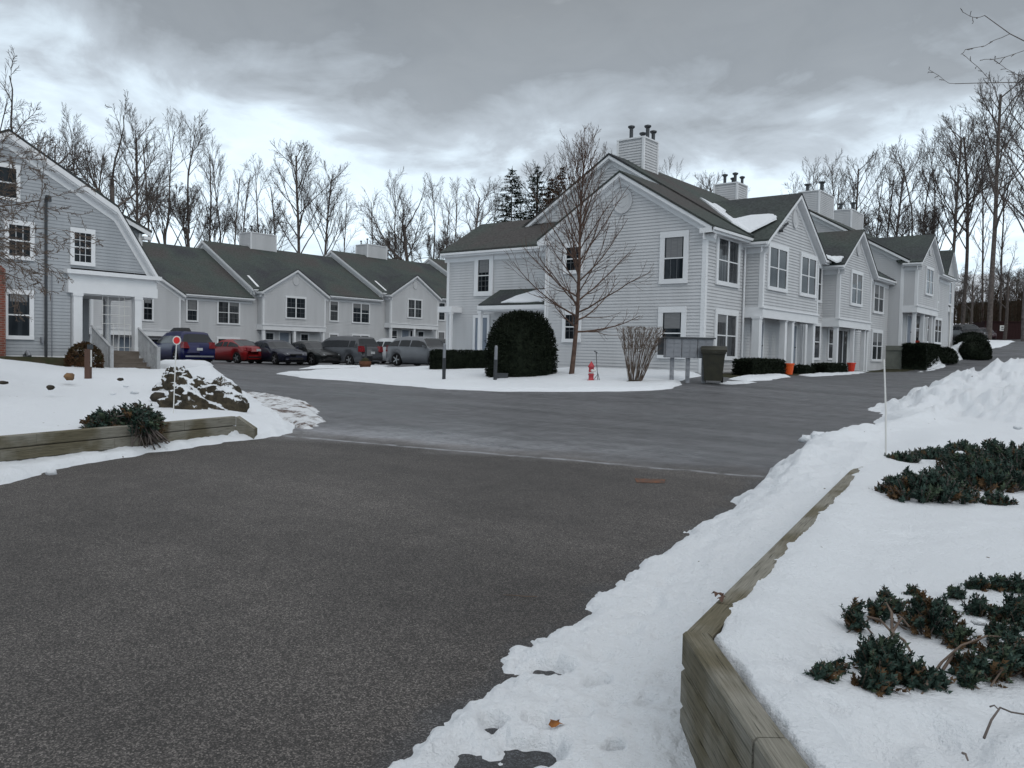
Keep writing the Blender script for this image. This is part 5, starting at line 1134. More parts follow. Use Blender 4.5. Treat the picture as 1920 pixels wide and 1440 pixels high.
# hydrant with its marker rod
x, y = at_depth(1108, 27.4); hy = thing('fire_hydrant', 'red and white hydrant standing in the snow right of the young tree', 'hydrant', (x, y, gz(x, y) + .05))
b = MB(); b.lathe((0, 0, 0), [(.13, 0), (.13, .05), (.085, .06), (.085, .2), (.1, .21), (.1, .24), (.085, .25), (.085, .46), (.11, .47), (.11, .5), (.09, .53), (.055, .6), (.025, .62), (.025, .66)], 14); b.build('barrel', M['hydrant'], hy, True)
for a_ in (-.67, .9, 2.47):
    b = MB(); c, s_ = math.cos(a_), math.sin(a_); b.tube([(c * .07, s_ * .07, .36), (c * .15, s_ * .15, .36)], .045, 10); b.tube([(c * .15, s_ * .15, .36), (c * .17, s_ * .17, .36)], .028, 6); b.build('outlet_cap', M['white'], hy)
b = MB(); b.lathe((0, 0, 0), [(.104, .27), (.104, .3)], 14); b.build('band', M['white'], hy)
x, y = at_depth(1121, 27.4); hr = thing('marker_rod', 'thin rod on a spread foot beside the hydrant', 'marker', (x, y, gz(x, y) + .05))
b = MB(); b.tube([(0, 0, 0), (-.06, 0, .55), (-.1, 0, .98)], .012, 6); b.build('rod', M['metal_dark'], hr)
b = MB(); b.tube([(-.16, -.02, 1.0), (-.04, -.02, .94)], .02, 6); b.build('top_plate', M['metal_dark'], hr)
b = MB(); b.tube([(0, 0, .25), (-.14, -.1, 0)], .01, 5); b.tube([(0, 0, .25), (.12, -.08, 0)], .01, 5); b.build('foot', M['metal_dark'], hr)

# low path lamps (dark posts) and box
def post_lamp(px, d, h, label, lean=0):
    x, y = at_depth(px, d); p = thing('path_post', label, 'post', (x, y, gz(x, y)), 0, 'slim posts at the island edge')
    b = MB(); b.box((-.045, -.045, 0), (.045, .045, h * .62)); b.build('post', M['metal_dark'], p)
    b = MB(); b.lathe((0, 0, 0), [(.055, h * .62), (.055, h * .95), (.035, h)], 10); b.build('cap', M['metal'], p); p.rotation_euler[1] = lean
post_lamp(832, 29.3, 1.38, 'slim dark post left of the round bush', 0); post_lamp(928, 28.3, 1.28, 'slim dark post in front of the round bush', .02)
x, y = at_depth(942, 29); b = MB(); b.box((-.19, -.12, 0), (.19, .12, .2)); b.box((-.2, -.13, .2), (.2, .13, .23)); o = b.build('utility_box', M['metal_dark'], None); o.location = (x, y, gz(x, y) + .04); o.rotation_euler[2] = YAW; tag(o, 'small dark box in the snow at the foot of the round bush', 'box')
x, y = at_depth(684, 44.5); pt_ = thing('planter', 'brown barrel planter at the lot edge left of the silver crossover', 'planter', (x, y, gz(x, y) + .02))
b = MB(); b.lathe((0, 0, 0), [(.26, 0), (.33, .2), (.31, .36), (.28, .36), (.27, .3)], 14); b.build('tub', mat('terracotta', (.16, .075, .045), .85, .2, noise=6), pt_)
b = MB(); b.lathe((0, 0, 0), [(.27, .3), (.2, .46), (.05, .55)], 12); b.build('soil_heap', M['soil'], pt_)
x, y = at_depth(685, 45.4); sg = thing('marker_stake', 'dark stake between white panels behind the planter', 'sign', (x, y, gz(x, y)), YAW)
b = MB(); b.box((-.06, -.02, 0), (.06, .02, 1.25)); b.build('stake', M['metal_dark'], sg)
# round red reflector on a rod, wooden post, snow stake
x, y = hz(325, 772, .47); rf = thing('reflector_stake', 'round red reflector on a thin white rod in the left bed', 'reflector', (x, y, .42), YAW)
b = MB(); b.tube([(0, 0, 0), (.02, 0, .6), (.045, 0, 1.18)], .009, 6); b.build('rod', M['white'], rf)
K = 24; b = MB(); pts_ = [(.05 + .07 * math.cos(2 * P_ * k / K), 0, 1.25 + .075 * math.sin(2 * P_ * k / K)) for k in range(K)]; b.prism(pts_, (0, .012, 0)); b.build('disc', M['white'], rf)
b = MB(); pts_ = [(.05 + .052 * math.cos(2 * P_ * k / K), -.006, 1.25 + .056 * math.sin(2 * P_ * k / K)) for k in range(K)]; b.prism(pts_, (0, .005, 0)); b.build('lens', M['red'], rf)
x, y = hz(1661, 856, .5); b = MB(); b.tube([(0, 0, -.05), (-.02, 0, .55), (-.06, .0, 1.14)], [.011, .011, .009], 6); o = b.build('snow_stake', M['white'], None); o.location = (x, y, .47); tag(o, 'thin white snow stake past the end of the timber edge', 'stake')
x, y = at_depth(165, 21.5); wp = thing('wooden_post', 'short weathered wooden post in the snow before the porch', 'post', (x, y, .55), YAW)
b = MB(); b.box((-.07, -.07, 0), (.06, .06, .88)); b.build('post', M['wood'], wp); b = MB(); b.box((.065, -.03, .42), (.09, .0, .86)); b.build('side_strip', M['white'], wp)
b = MB(); b.box((-.02, -.03, .88), (.11, .03, 1.0)); b.build('top_block', M['metal_dark'], wp)

# rocks of the left bed
def rock(px, py, up, r, label, m='rock', seed=1, flat=.7, at=None): return lumpy('rock', label, 'rock', px, py, up, r, M[m], seed, flat, at=at)
def big_rock(px, py, z, d, sx, sy, sz, label, seed, cap=True):
    x, y = hz(px, py, z); root = thing('boulder', label, 'boulder', (x, y, z - .05), YAW)
    rg = np.random.default_rng(seed); mb = MB(); K1, K2 = 64, 36
    ph_ = rg.uniform(0, 6, 6)
    def R3(th, ph): 
        v_ = np.array([math.sin(th) * math.cos(ph), math.sin(th) * math.sin(ph), math.cos(th)])
        n_ = float(vnoise(np.array([v_[0] * 2 + v_[2] * 1.7 + seed]), np.array([v_[1] * 2 - v_[2] * 1.3 + seed]), 1.1, seed)[0]) + .5 * float(vnoise(np.array([v_[0] * 5 + v_[2] * 3]), np.array([v_[1] * 5 + v_[2] * 2]), 1.0, seed + 3)[0]) + .3 * abs(float(fbm(np.array([v_[0] * 9 + v_[2] * 5]), np.array([v_[1] * 9 + v_[2] * 4]), 1.0, 3, seed + 6)[0]) - .5) * 2
        return v_ * np.array([sx, sy, sz]) * (.6 + .55 * n_)
    P2 = [[R3(math.pi * i / (K2 - 1) * .62, 2 * math.pi * j / K1) for j in range(K1)] for i in range(K2)]
    m2 = MB()
    for i in range(K2):
        for j in range(K1): p = P2[i][j]; m2.v.append((p[0], p[1], max(p[2], -.3)))
    for i in range(K2 - 1):
        for j in range(K1):
            j2 = (j + 1) % K1; m2.f.append((i * K1 + j, (i + 1) * K1 + j, (i + 1) * K1 + j2, i * K1 + j2)); m2.m.append(0)
    m2.build('rock', M['snowy_rock'], root, True)
    return root
big_rock(335, 737, .52, 17, .46, .4, .52, 'larger dark boulder under snow behind the red reflector', 4)
big_rock(378, 763, .45, 16, .62, .45, .52, 'dark boulder under snow at the right end of the rock pile', 9)
big_rock(328, 706, .66, 17, .26, .25, .32, 'small dark boulder topping the back of the rock pile', 15)
rock(300, 752, .30, .16, 'small flat dark rock left of the boulders in the left bed', seed=3, at=hz(300, 752, .48)); rock(0, 0, .4, .12, 'tan rock poking through the snow in front of the old house', 'orange_rock', 4, at=hz(130, 716, .68))
rock(0, 0, .42, .08, 'small dark rock alone in the open snow of the left bed', 'rock', 5, .6, at=hz(95, 733, .64)); rock(0, 0, .4, .07, 'little dark rock in the snow beyond the juniper', 'rock', 6, .5, at=hz(226, 720, .66)); rock(0, 0, .5, .09, 'reddish dark rock at the photo edge in the left snow', 'rock', 7, .4, at=hz(6, 712, .85))
for i, (px, py, z, r_, lb) in enumerate(((455, 766, .22, .14, 'grassy clod at the right foot of the boulders'), (430, 770, .25, .12, 'dark clod between boulder and grassy clod'), (505, 775, .2, .12, 'muddy clod in the middle of the dirty snow nose'), (545, 785, .17, .13, 'muddy clod near the tip of the dirty snow nose'), (575, 776, .16, .1, 'outermost muddy clod at the tip of the snow nose'))):
    x, y = hz(px, py, z); mb = MB(); lump_mesh(mb, (0, 0, 0), r_, 40 + i, .45); lump_mesh(mb, (r_ * .9, .05, -.01), r_ * .7, 50 + i, .4); o = mb.build('clod', M['soil'], None, True); o.location = (x, y, z + .0); tag(o, lb, 'clod', 'muddy clods in the plough snow')
# buckets on the porches
def bucket(px, d, label, m, up=0.0):
    x, y = at_depth(px, d); o = thing('bucket', label, 'bucket', (x, y, (gz(x, y) + up)), 0, 'salt buckets by the doors')
    b = MB(); b.lathe((0, 0, 0), [(.15, 0), (.2, .4), (.225, .41), (.225, .47), (.2, .47)], 14); b.build('pail', M[m], o); b = MB(); b.lathe((0, 0, 0), [(.205, .445), (.1, .47)], 14); b.build('lid', M[m], o)
bucket(1478, 33.6, 'orange bucket beside the paired porch columns of the first bay', 'orange'); bucket(1595, 42.3, 'red bucket under the second bay', 'redor')
x_, y_ = hity = (0, 0)
o = thing('bucket', 'red orange bucket on the upper porch of the second block', 'bucket', (-12.35, 56.9, 2.33), 0, 'salt buckets by the doors'); b = MB(); b.lathe((0, 0, 0), [(.17, 0), (.24, .45), (.26, .46), (.26, .55), (.22, .55)], 14); b.build('pail', M['redor'], o); b = MB(); b.lathe((0, 0, 0), [(.235, .52), (.1, .56)], 14); b.build('lid', M['redor'], o)
VG = [gpx(*p) for p in ((935, 1240), (960, 1212), (1005, 1214), (1000, 1232), (985, 1243), (968, 1262), (945, 1262))]
snow('snow_scrap', VG, .035, .06, .015, wob=.05, lump=.03, lump_s=9, seed=63, wob_s=9)
snow('snow_scrap', [gpx(*p) for p in ((1172, 1082), (1200, 1068), (1240, 1064), (1225, 1078), (1190, 1092))], .03, .06, .02, wob=.05, lump=.03, lump_s=9, seed=65, wob_s=9)
# lying things on asphalt and snow
x, y = gpx(978, 1120); b = MB(); b.tube([(-.12, .02, .008), (-.04, 0, .012), (.03, -.012, .01), (.1, -.01, .012)], [.002, .004, .004, .003], 6); o = b.build('twig', M['bark_light'], None); o.location = (x, y, gz(x, y)); o.rotation_euler[2] = YAW; tag(o, 'dry twig lying on the asphalt', 'twig')
def leafo(px, py, z, r, label, seed, m='leaf'):
    x, y = hz(px, py, z); rg = np.random.default_rng(seed); b = MB(); K = 11
    pts_ = [(r * (1 + .35 * math.sin(5 * a_ + seed) ) * math.cos(a_), r * .6 * (1 + .3 * math.cos(3 * a_)) * math.sin(a_), .012 * rg.uniform(-1, 1.5)) for a_ in [2 * P_ * k / K for k in range(K)]]
    b.add(pts_ + [(0, 0, .012)], [(k, (k + 1) % K, K) for k in range(K)]); o = b.build('leaf', M[m], None); o.location = (x, y, z); o.rotation_euler = (.2, .15, rg.uniform(0, 6)); return tag(o, label, 'leaf', 'dead leaves on the snow')
leafo(1042, 1356, .075, .03, 'orange dead leaf in the hollow of the near verge snow', 2); leafo(1345, 1116, .52, .03, 'brown dead leaf on the timber edge above the corner', 4, 'wood'); leafo(1352, 1122, .52, .022, 'small dark leaf scrap on the timber edge', 5, 'wood')
def twig(pts, r, z, label):
    P = [(*hz(px, py, z), z + dz) for px, py, dz in pts]; b = MB(); b.tube(P, [r * (1 - .5 * i / len(P)) for i in range(len(P))], 6); o = b.build('twig', M['bark'], None); return tag(o, label, 'twig', 'bare twigs on the snow')
twig([(1845, 1384, 0), (1858, 1368, .03), (1874, 1356, .05), (1895, 1362, .045), (1925, 1364, .04)], .004, .47, 'bent bare twig in the near snow at the right edge'); twig([(1805, 1412, 0), (1810, 1420, .01), (1815, 1426, 0)], .004, .47, 'short dark twig in the bottom right snow'); twig([(1856, 1325, 0), (1864, 1328, .01), (1872, 1330, 0)], .003, .47, 'tiny straight twig below the right junipers')
# orange utility marking
g0 = [gpx(*p) for p in ((1190, 897), (1248, 899), (1246, 906), (1194, 905))]; b = MB(); b.add([(x, y, gz(x, y) + .003) for x, y in g0], [(0, 1, 2, 3)]); o = b.build('road_marking', M['paint_mark'], None); tag(o, kind='structure')
# top of the road: bin enclosure, barn, house, lamp post
x, y = at_depth(1878, 98); en = thing('bin_enclosure', 'dark board bin enclosure with a white sign at the top of the road', 'enclosure', (x, y, gz(x, y)), YAW - .1)
b = MB(); b.box((-2.2, 0, 0), (1.9, .1, 2.1)); 
for k in range(13): b.box((-2.2 + k * .32, -.02, 0), (-2.18 + k * .32, .0, 2.1))
b.box((-2.35, -.1, 2.1), (2.0, .3, 2.2)); b.box((-2.2, .1, 0), (-2.1, 3, 2.1)); b.box((1.8, .1, 0), (1.9, 3, 2.1)); b.build('boards', M['enclosure'], en)
b = MB(); b.box((-.5, -.06, 1.05), (.35, -.025, 1.7)); b.build('sign', M['white'], en); b = MB(); b.box((-.35, -.07, 1.42), (-.1, -.062, 1.55)); b.box((0, -.07, 1.42), (.2, -.062, 1.55)); b.box((-.35, -.07, 1.2), (.2, -.062, 1.3)); b.build('lettering', M['metal_dark'], en)
b = MB(); b.box((1.92, 0, 0), (5.5, .1, 2.15)); b.build('brown_side', M['enclosure_brown'], en)
def shed(px, d, w, dp, hw_, hr_, rz, label, wm, name='shed', up=0, sn=True):
    x, y = at_depth(px, d); r = thing(name, label, name, (x, y, gz(x, y) + up), rz); b = MB()
    b.box((-w / 2, -dp / 2, -2), (w / 2, dp / 2, hw_)); b.prism([(-w / 2, -dp / 2, hw_), (w / 2, -dp / 2, hw_), (0, -dp / 2, hr_)], (0, dp, 0)); b.build('wall', wm, r)
    q = MB(); 
    for s_ in (1, -1): q.prism([(s_ * (w / 2 + .3), -dp / 2 - .3, hw_ - .1), (0, -dp / 2 - .3, hr_ + .08), (0, -dp / 2 - .3, hr_ + .2), (s_ * (w / 2 + .3), -dp / 2 - .3, hw_ + .02)], (0, dp + .6, 0))
    q.build('roof', M['snow'] if sn else M['roof'], r)
    for k in (-.28, .2):
        ww = MB(); ww.box((k * w - .4, -dp / 2 - .04, hw_ - 1.6), (k * w + .4, -dp / 2 - .005, hw_ - .5)); ww.build('window', M['pane_dark'], r)
shed(1815, 150, 13, 9, 5.2, 8.6, YAW + 1.3, 'pale house with a snowy roof far behind the bare trees', M['far_house'], 'house', -1.5)
shed(1905, 125, 12, 12, 3.6, 7.0, YAW + .5, 'grey board barn with a snowy roof behind the bin enclosure', M['barn'], 'barn', -1)
x, y = at_depth(1776, 62); lp = thing('lamp_post', 'slim pale lamp post at the corner of the top block', 'lamp post', (x, y, gz(x, y)))
b = MB(); b.tube([(0, 0, 0), (0, 0, 3.6)], .05, 8); b.build('pole', M['white'], lp); b = MB(); b.tube([(0, 0, 3.6), (-.15, 0, 3.75), (-.45, 0, 3.7)], .05, 8); b.build('lamp_head', M['metal_dark'], lp)
# ------------------------------------------------------------ vegetation
class TB:      # fast collector of tapered segments
    def __init__(s): s.a = []; s.b = []; s.ra = []; s.rb = []
    def seg(s, p, q, r0, r1): s.a.append(p); s.b.append(q); s.ra.append(r0); s.rb.append(r1)
    def build(s, name, m, parent, k=4):
        A, B_ = np.array(s.a), np.array(s.b); ra, rb = np.array(s.ra), np.array(s.rb); n = len(A)
        t = B_ - A; t /= np.linalg.norm(t, axis=1, keepdims=True) + 1e-9
        up = np.where(np.abs(t[:, 2:3]) > .9, np.array([[1., 0, 0]]), np.array([[0, 0, 1.]])); u = np.cross(t, up); u /= np.linalg.norm(u, axis=1, keepdims=True) + 1e-9; w = np.cross(t, u)
        ang = np.arange(k) * 2 * math.pi / k; off = u[:, None, :] * np.cos(ang)[None, :, None] + w[:, None, :] * np.sin(ang)[None, :, None]
        V = np.concatenate([A[:, None] + off * ra[:, None, None], B_[:, None] + off * rb[:, None, None]], 1).reshape(-1, 3)
        i = np.arange(n)[:, None] * 2 * k; j = np.arange(k)[None]; j2 = (j + 1) % k
        q = np.stack([i + j, i + j2, i + k + j2, i + k + j], -1).reshape(-1, 4)
        me = bpy.data.meshes.new(name); me.vertices.add(len(V)); me.vertices.foreach_set('co', V.ravel()); me.loops.add(q.size); me.loops.foreach_set('vertex_index', q.ravel().astype(np.int32))
        me.polygons.add(len(q)); me.polygons.foreach_set('loop_start', np.arange(0, q.size, 4, dtype=np.int32)); me.polygons.foreach_set('loop_total', np.full(len(q), 4, dtype=np.int32))
        me.polygons.foreach_set('use_smooth', np.ones(len(q), bool)); me.materials.append(m); me.update(calc_edges=True)
        o = bpy.data.objects.new(name, me); COL.objects.link(o); o.parent = parent; OFF[o.name] = (0, 0, 0); return o
def unit(v): return v / (np.linalg.norm(v) + 1e-9)
def grow(tb, rg, p, d, L_, r, lvl, maxl, P):
    """P: per level (children, length ratio, angle, segments, wander, up-pull)"""
    nch, lr, ang, ns, wan, upp = P[lvl][:6]
    pts = [p]; dirs = [d]; rads = [r]; sl = L_ / ns; tip = P[min(lvl + 1, len(P) - 1)] and (.45 if lvl == 0 else .3)
    for i in range(ns):
        d = unit(d + rg.normal(0, wan, 3) + np.array([0, 0, upp]))
        q = p + d * sl; r1 = r * (1 - (1 - tip) * (i + 1) / ns)
        tb[min(lvl, len(tb) - 1)].seg(p, q, rads[-1], r1); p = q; pts.append(p); dirs.append(d); rads.append(r1)
    if lvl >= maxl: return
    n_ = max(1, int(rg.poisson(nch)) if lvl > 0 else nch); a0 = rg.uniform(0, 6.28)
    for c in range(n_):
        f = P[lvl][6] + (1 - P[lvl][6]) * (c + rg.uniform(.1, .9)) / n_; x = f * ns; i = min(int(x), ns - 1); w_ = x - i
        q = pts[i] * (1 - w_) + pts[i + 1] * w_; dd = dirs[i + 1]
        s_ = unit(np.cross(dd, [0.3, .2, 1.0]) if abs(dd[2]) < .95 else np.array([1., 0, 0])); t_ = np.cross(dd, s_)
        az = a0 + c * 2.4 + rg.uniform(-.5, .5); an = ang * rg.uniform(.65, 1.3)
        cd = unit(dd * math.cos(an) + (s_ * math.cos(az) + t_ * math.sin(az)) * math.sin(an))
        ln = L_ * lr * (1 - .55 * (f - P[lvl][6]) / (1 - P[lvl][6] + 1e-6)) * rg.uniform(.7, 1.2)
        rr_ = rads[i] * (.62 if lvl == 0 else .6) * rg.uniform(.7, 1.0)
        grow(tb, rg, q, cd, ln, max(rr_, MINR), lvl + 1, maxl, P)
MINR = .012
def tree_obj(name, label, cat, loc, seed, H, r, style, m, group, rz=0, minr=.010):
    global MINR
    MINR = minr
    rg = np.random.default_rng(seed); root = thing(name, label, cat, loc, rz, group)
    t0, t1 = TB(), TB(); tb = [t0, t1]
    if style == 'vase':       # several upright leaders parting low on the trunk
        P = [(8, .75, .5, 6, .03, .02, .62), (11, .45, .5, 7, .07, .035, .45), (8, .5, .5, 5, .09, .03, .3), (7, .5, .5, 4, .1, .03, .1), (3, .5, .5, 2, .1, .02, .1)]
        grow(tb, rg, np.zeros(3), np.array([rg.normal(0, .015), rg.normal(0, .015), 1.]), H * .5, r, 0, 4, P)
        grow(tb, rg, np.array([0, 0, H * .48]), unit(np.array([rg.normal(0, .08), rg.normal(0, .08), 1.])), H * .5, r * .5, 1, 4, P)
    elif style == 'tall':     # one straight bole, crown high up
        P = [(20, .38, .7, 9, .025, .02, .42), (9, .5, .5, 6, .07, .06, .4), (6, .5, .5, 4, .1, .05, .1), (5, .5, .5, 3, .1, .03, .1), (2, .5, .5, 2, .1, .02, .1)]
        grow(tb, rg, np.zeros(3), np.array([rg.normal(0, .02), rg.normal(0, .02), 1.]), H, r, 0, 4, P)
    elif style == 'wide':     # heavy crooked limbs
        P = [(8, .75, .7, 5, .05, .02, .35), (8, .6, .6, 7, .12, .05, .25), (7, .55, .6, 5, .14, .04, .2), (6, .5, .6, 4, .14, .03, .1), (3, .5, .6, 3, .14, .0, .1)]
        grow(tb, rg, np.zeros(3), np.array([0, 0, 1.]), H * .45, r, 0, 4, P)
    elif style == 'thin':
        P = [(12, .3, .55, 8, .03, .02, .4), (6, .5, .5, 4, .08, .05, .1), (5, .5, .5, 3, .1, .03, .1), (3, .5, .5, 2, .1, .02, .1)]
        grow(tb, rg, np.zeros(3), np.array([rg.normal(0, .03), rg.normal(0, .03), 1.]), H, r, 0, 3, P)
    t0.build('trunk', m, root, 7); t1.build('crown', m, root, 3)
    return root
VAR = {}
for st in ('vase', 'tall', 'wide', 'thin'):
    for k in range(4 if st in ('vase', 'tall') else (1 if st == 'wide' else 2)): VAR[(st, k)] = None
def place_tree(px, ytop, d, st, k, label, m='bark', zoff=0, group='bare winter trees behind the buildings'):
    if 'faint back row tree' in label: group = 'faint bare trees of the back row'
    x, y = at_depth(px, d); g = gz(x, y) + zoff; hor_ = 660.5 + (px - 960) * .0221
    ztop = EYE + (hor_ - ytop) / FPX * d; H = ztop - g
    if VAR[(st, k)] is None:
        base = {'vase': (16, .2), 'tall': (18, .2), 'wide': (16, .2), 'thin': (13, .1)}[st]
        o = tree_obj('bare_tree', label, 'tree', (x, y, g), 100 + 7 * k + len(st) * 13, base[0], base[1], st, M[m], group)
        zs = max(max(v.co.z for v in c.data.vertices) for c in o.children); VAR[(st, k)] = (o, zs)
    else:
        o = copy_tree(VAR[(st, k)][0]); o['label'] = label; o['group'] = group; o.location = (x, y, g)
    s_ = H / VAR[(st, k)][1]; rg = random.Random(px); o.scale = (s_ * rg.uniform(.85, 1.05),) * 2 + (s_,); o.rotation_euler[2] = rg.uniform(0, 6.28)
    return o
TREES = [
 (12, 105, 62, 'wide', 0, 'big bare tree above the peak of the old gambrel house'), (-25, 160, 60, 'vase', 2, 'bare tree cut by the left edge behind the old house'), (88, 232, 82, 'thin', 0, 'thin twin bare tree just right of the gambrel peak'), (108, 222, 84, 'thin', 1, 'thin bare tree in front of the crooked broad one'),
 (205, 178, 66, 'wide', 0, 'broad crooked bare tree above the sloping edge of the old house roof'), (150, 205, 88, 'vase', 3, 'bare tree left of the crooked broad one'), (258, 215, 92, 'tall', 3, 'bare tree between the crooked broad one and the twin upright ones'),
 (308, 200, 78, 'vase', 0, 'left of the two tall upright bare trees above the lowest roof'), (352, 202, 80, 'vase', 1, 'right of the two tall upright bare trees above the lowest roof'), (410, 262, 86, 'vase', 3, 'bare tree over the first roof step of the left row'),
 (452, 300, 96, 'thin', 1, 'thin bare tree left of the first sided chimney'), (482, 284, 92, 'vase', 2, 'bare tree behind the first sided chimney'), (560, 258, 90, 'tall', 0, 'slim tall bare tree above the second roof of the left row'), (603, 300, 92, 'tall', 1, 'slim bare tree over the second roof step'),
 (735, 318, 104, 'vase', 3, 'grey bare tree just right of the second sided chimney'), (770, 322, 100, 'wide', 0, 'crooked bare tree behind the third block'), (808, 328, 100, 'vase', 1, 'bare tree above the highest block of the left row'), (850, 335, 106, 'vase', 0, 'bare tree left edge of the near block roof'),
 (880, 330, 112, 'tall', 2, 'pale bare tree between the near block roof and the spruces'), (915, 335, 112, 'vase', 2, 'pale bare tree touching the left spruce'),
 (700, 352, 112, 'thin', 0, 'thin far tree left of the second sided chimney'), (1010, 290, 120, 'tall', 1, 'faint bare tree behind the spruces'), (1060, 258, 112, 'vase', 1, 'faint bare tree behind the young tree top'), (1105, 262, 114, 'vase', 2, 'faint bare tree left of the main gable peak'),
 (1262, 292, 112, 'vase', 0, 'bare tree top right of the big chimney'), (1300, 318, 116, 'vase', 3, 'bare tree top between the first and second chimneys'), (1335, 322, 118, 'tall', 1, 'bare tree top left of the second chimney'),
 (1478, 318, 108, 'vase', 2, 'bare tree top over the first bay roof'), (1512, 292, 106, 'vase', 1, 'bare tree above the first bay peak'), (1552, 288, 104, 'vase', 3, 'bare tree behind the third chimney'), (1590, 284, 104, 'tall', 0, 'bare tree behind the fourth chimney'),
 (1628, 268, 102, 'vase', 0, 'bare tree right of the fourth chimney'), (1665, 268, 102, 'tall', 2, 'bare tree above the roof valley of the second block'), (1700, 258, 98, 'vase', 2, 'bare tree above the second block bay'), (1738, 240, 98, 'vase', 1, 'bare tree behind the second block bay peak'),
 (1772, 205, 96, 'tall', 3, 'tall bare tree over the last block'), (1800, 215, 102, 'tall', 1, 'tall slim tree right of the last block'), (1850, 128, 84, 'tall', 0, 'tallest bare tree at the top of the road'), 
  (1915, 140, 90, 'tall', 2, 'tall bare tree at the right photo edge'), (1940, 150, 84, 'vase', 1, 'bare tree just past the right photo edge'), (1870, 300, 100, 'thin', 0, 'thin bare tree under the tallest crown'), ]
_r = random.Random(5)
FILL = [(60, 250), (180, 245), (283, 235), (380, 262), (432, 300), (520, 318), (640, 352), (752, 345), (828, 348), (1238, 318), (1495, 325), (1572, 308), (1645, 295), (1718, 280), (1838, 270)]
WH = ['over the left half of the old house roof', 'over the lowest left roof', 'over the middle left roofs', 'over the third left roof', 'behind the near block', 'behind the right hand bays', 'at the right edge of the woods']
for i, (px, yt) in enumerate(FILL):
    reg = WH[0 if px < 200 else 1 if px < 400 else 2 if px < 640 else 3 if px < 900 else 4 if px < 1400 else 5 if px < 1780 else 6]
    n_r = sum(1 for q in FILL[:i] if (q[0] < 200, q[0] < 400, q[0] < 640, q[0] < 900, q[0] < 1400, q[0] < 1780) == (px < 200, px < 400, px < 640, px < 900, px < 1400, px < 1780))
    lb = ['first', 'second', 'third', 'fourth', 'fifth', 'sixth', 'seventh', 'eighth', 'ninth', 'tenth'][n_r] + ' faint back row tree ' + reg
    TREES.append((px, yt, _r.uniform(100, 112), 'thin', i % 2, lb))
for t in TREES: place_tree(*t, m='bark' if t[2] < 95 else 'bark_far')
# crooked low tree before the far snow (orchard like) and undergrowth
place_tree(1815, 470, 86, 'wide', 0, 'low crooked dark tree above the black parked car'); place_tree(1880, 455, 92, 'wide', 0, 'low crooked dark tree above the bin enclosure')
def thicket(name, regs, n, m, label, hmin, hmax, seed):
    rg = np.random.default_rng(seed); tb = TB()
    for i in range(n):
        x0, x1, d0, d1 = regs[rg.integers(len(regs))]; px = rg.uniform(x0, x1); d = rg.uniform(d0, d1); x, y = at_depth(px, d); z = 0
        p = np.array([x, y, 0.]); H = rg.uniform(hmin, hmax); d_ = unit(np.array([rg.normal(0, .12), rg.normal(0, .12), 1])); PTS.append((x, y))
        segs.append((p, H, d_))
    g = ground(np.array([s_[0][0] for s_ in segs]), np.array([s_[0][1] for s_ in segs]))
    for (p, H, d_), z in zip(segs, g):
        p = p.copy(); p[2] = z - .1; r = .05 + .01 * H
        for s2 in range(4):
            d_ = unit(d_ + rg.normal(0, .08, 3)); q = p + d_ * H / 4; tb.seg(p, q, r, r * .7); r *= .7
            for _ in range(5):
                e = unit(d_ + rg.normal(0, .6, 3)); e[2] = abs(e[2]); l_ = H * .25 * rg.uniform(.4, 1); mq = q + e * l_; tb.seg(q, mq, r * .45, .012)
                for _ in range(2):
                    e2 = unit(e + rg.normal(0, .5, 3)); tb.seg(q + e * l_ * .5, q + e * l_ * .5 + e2 * l_ * .6, .014, .01)
            p = q
    root = tb.build(name, m, None, 3); tag(root, label, 'thicket', kind='stuff'); return root
segs = []; PTS = []; thicket('woodland_thicket', [(1775, 1990, 104, 175), (1840, 1990, 100, 150)], 420, M['thicket'], 'brown tangle of saplings on the slope behind the parked cars', 3, 7, 5)

# conifers
def conifer(px, ytop, d, w, label, m, seed, name='spruce_tree', sparse=1.0):
    x, y = at_depth(px, d); g = gz(x, y); H = EYE + (660.5 + (px - 960) * .0221 - ytop) / FPX * d - g; rg = np.random.default_rng(seed)
    root = thing(name, label, 'tree', (x, y, g), 0, 'conifers behind the near block'); tr, cr = TB(), TB(); tr.seg(np.zeros(3), np.array([0, 0, H]), .2, .02)
    fo = []
    z = H * .45
    while z < H * .985:
        f = 1 - z / H; nb = int(7 + 4 * f)
        for k in range(nb):
            a = rg.uniform(0, 6.28); L_ = w * (min(1, (H - z) / 7.5) ** .85 + .03) * rg.uniform(.6, 1.1); p = np.array([0, 0, z]); e = np.array([math.cos(a), math.sin(a), rg.uniform(-.05, .3)]); e = unit(e)
            q = p + e * L_; q[2] -= .12 * L_ * L_ / w; cr.seg(p, q, .03, .01)
            for t in np.arange(.2, 1.02, .11 / max(L_, .4)):
                if rg.random() > sparse: continue
                c = p + (q - p) * t + rg.normal(0, .07, 3); s_ = rg.uniform(.22, .42) * (1.1 - .5 * t); fo.append((c, s_, a))
        z += rg.uniform(.26, .40)
    mb = MB()
    for c, s_, a in fo:
        for _ in range(3):
            u_ = unit(np.array([math.cos(a), math.sin(a), 0]) + rg.normal(0, .55, 3)); v_ = unit(np.cross(u_, rg.normal(0, 1, 3))) * s_ * .16
            mb.add([c - v_, c + v_, c + u_ * s_ + np.array([0, 0, -.06])], [(0, 1, 2)])
    tr.build('trunk', M['bark'], root, 6); cr.build('limbs', M['bark'], root, 3); mb.build('needles', m, root); return root
conifer(952, 315, 92, 3.5, 'left dark spruce between the pale trees and the near block roof', M['spruce'], 1, sparse=.8); conifer(998, 312, 92, 3.3, 'middle dark spruce behind the wing roof', M['spruce'], 2, sparse=.75)
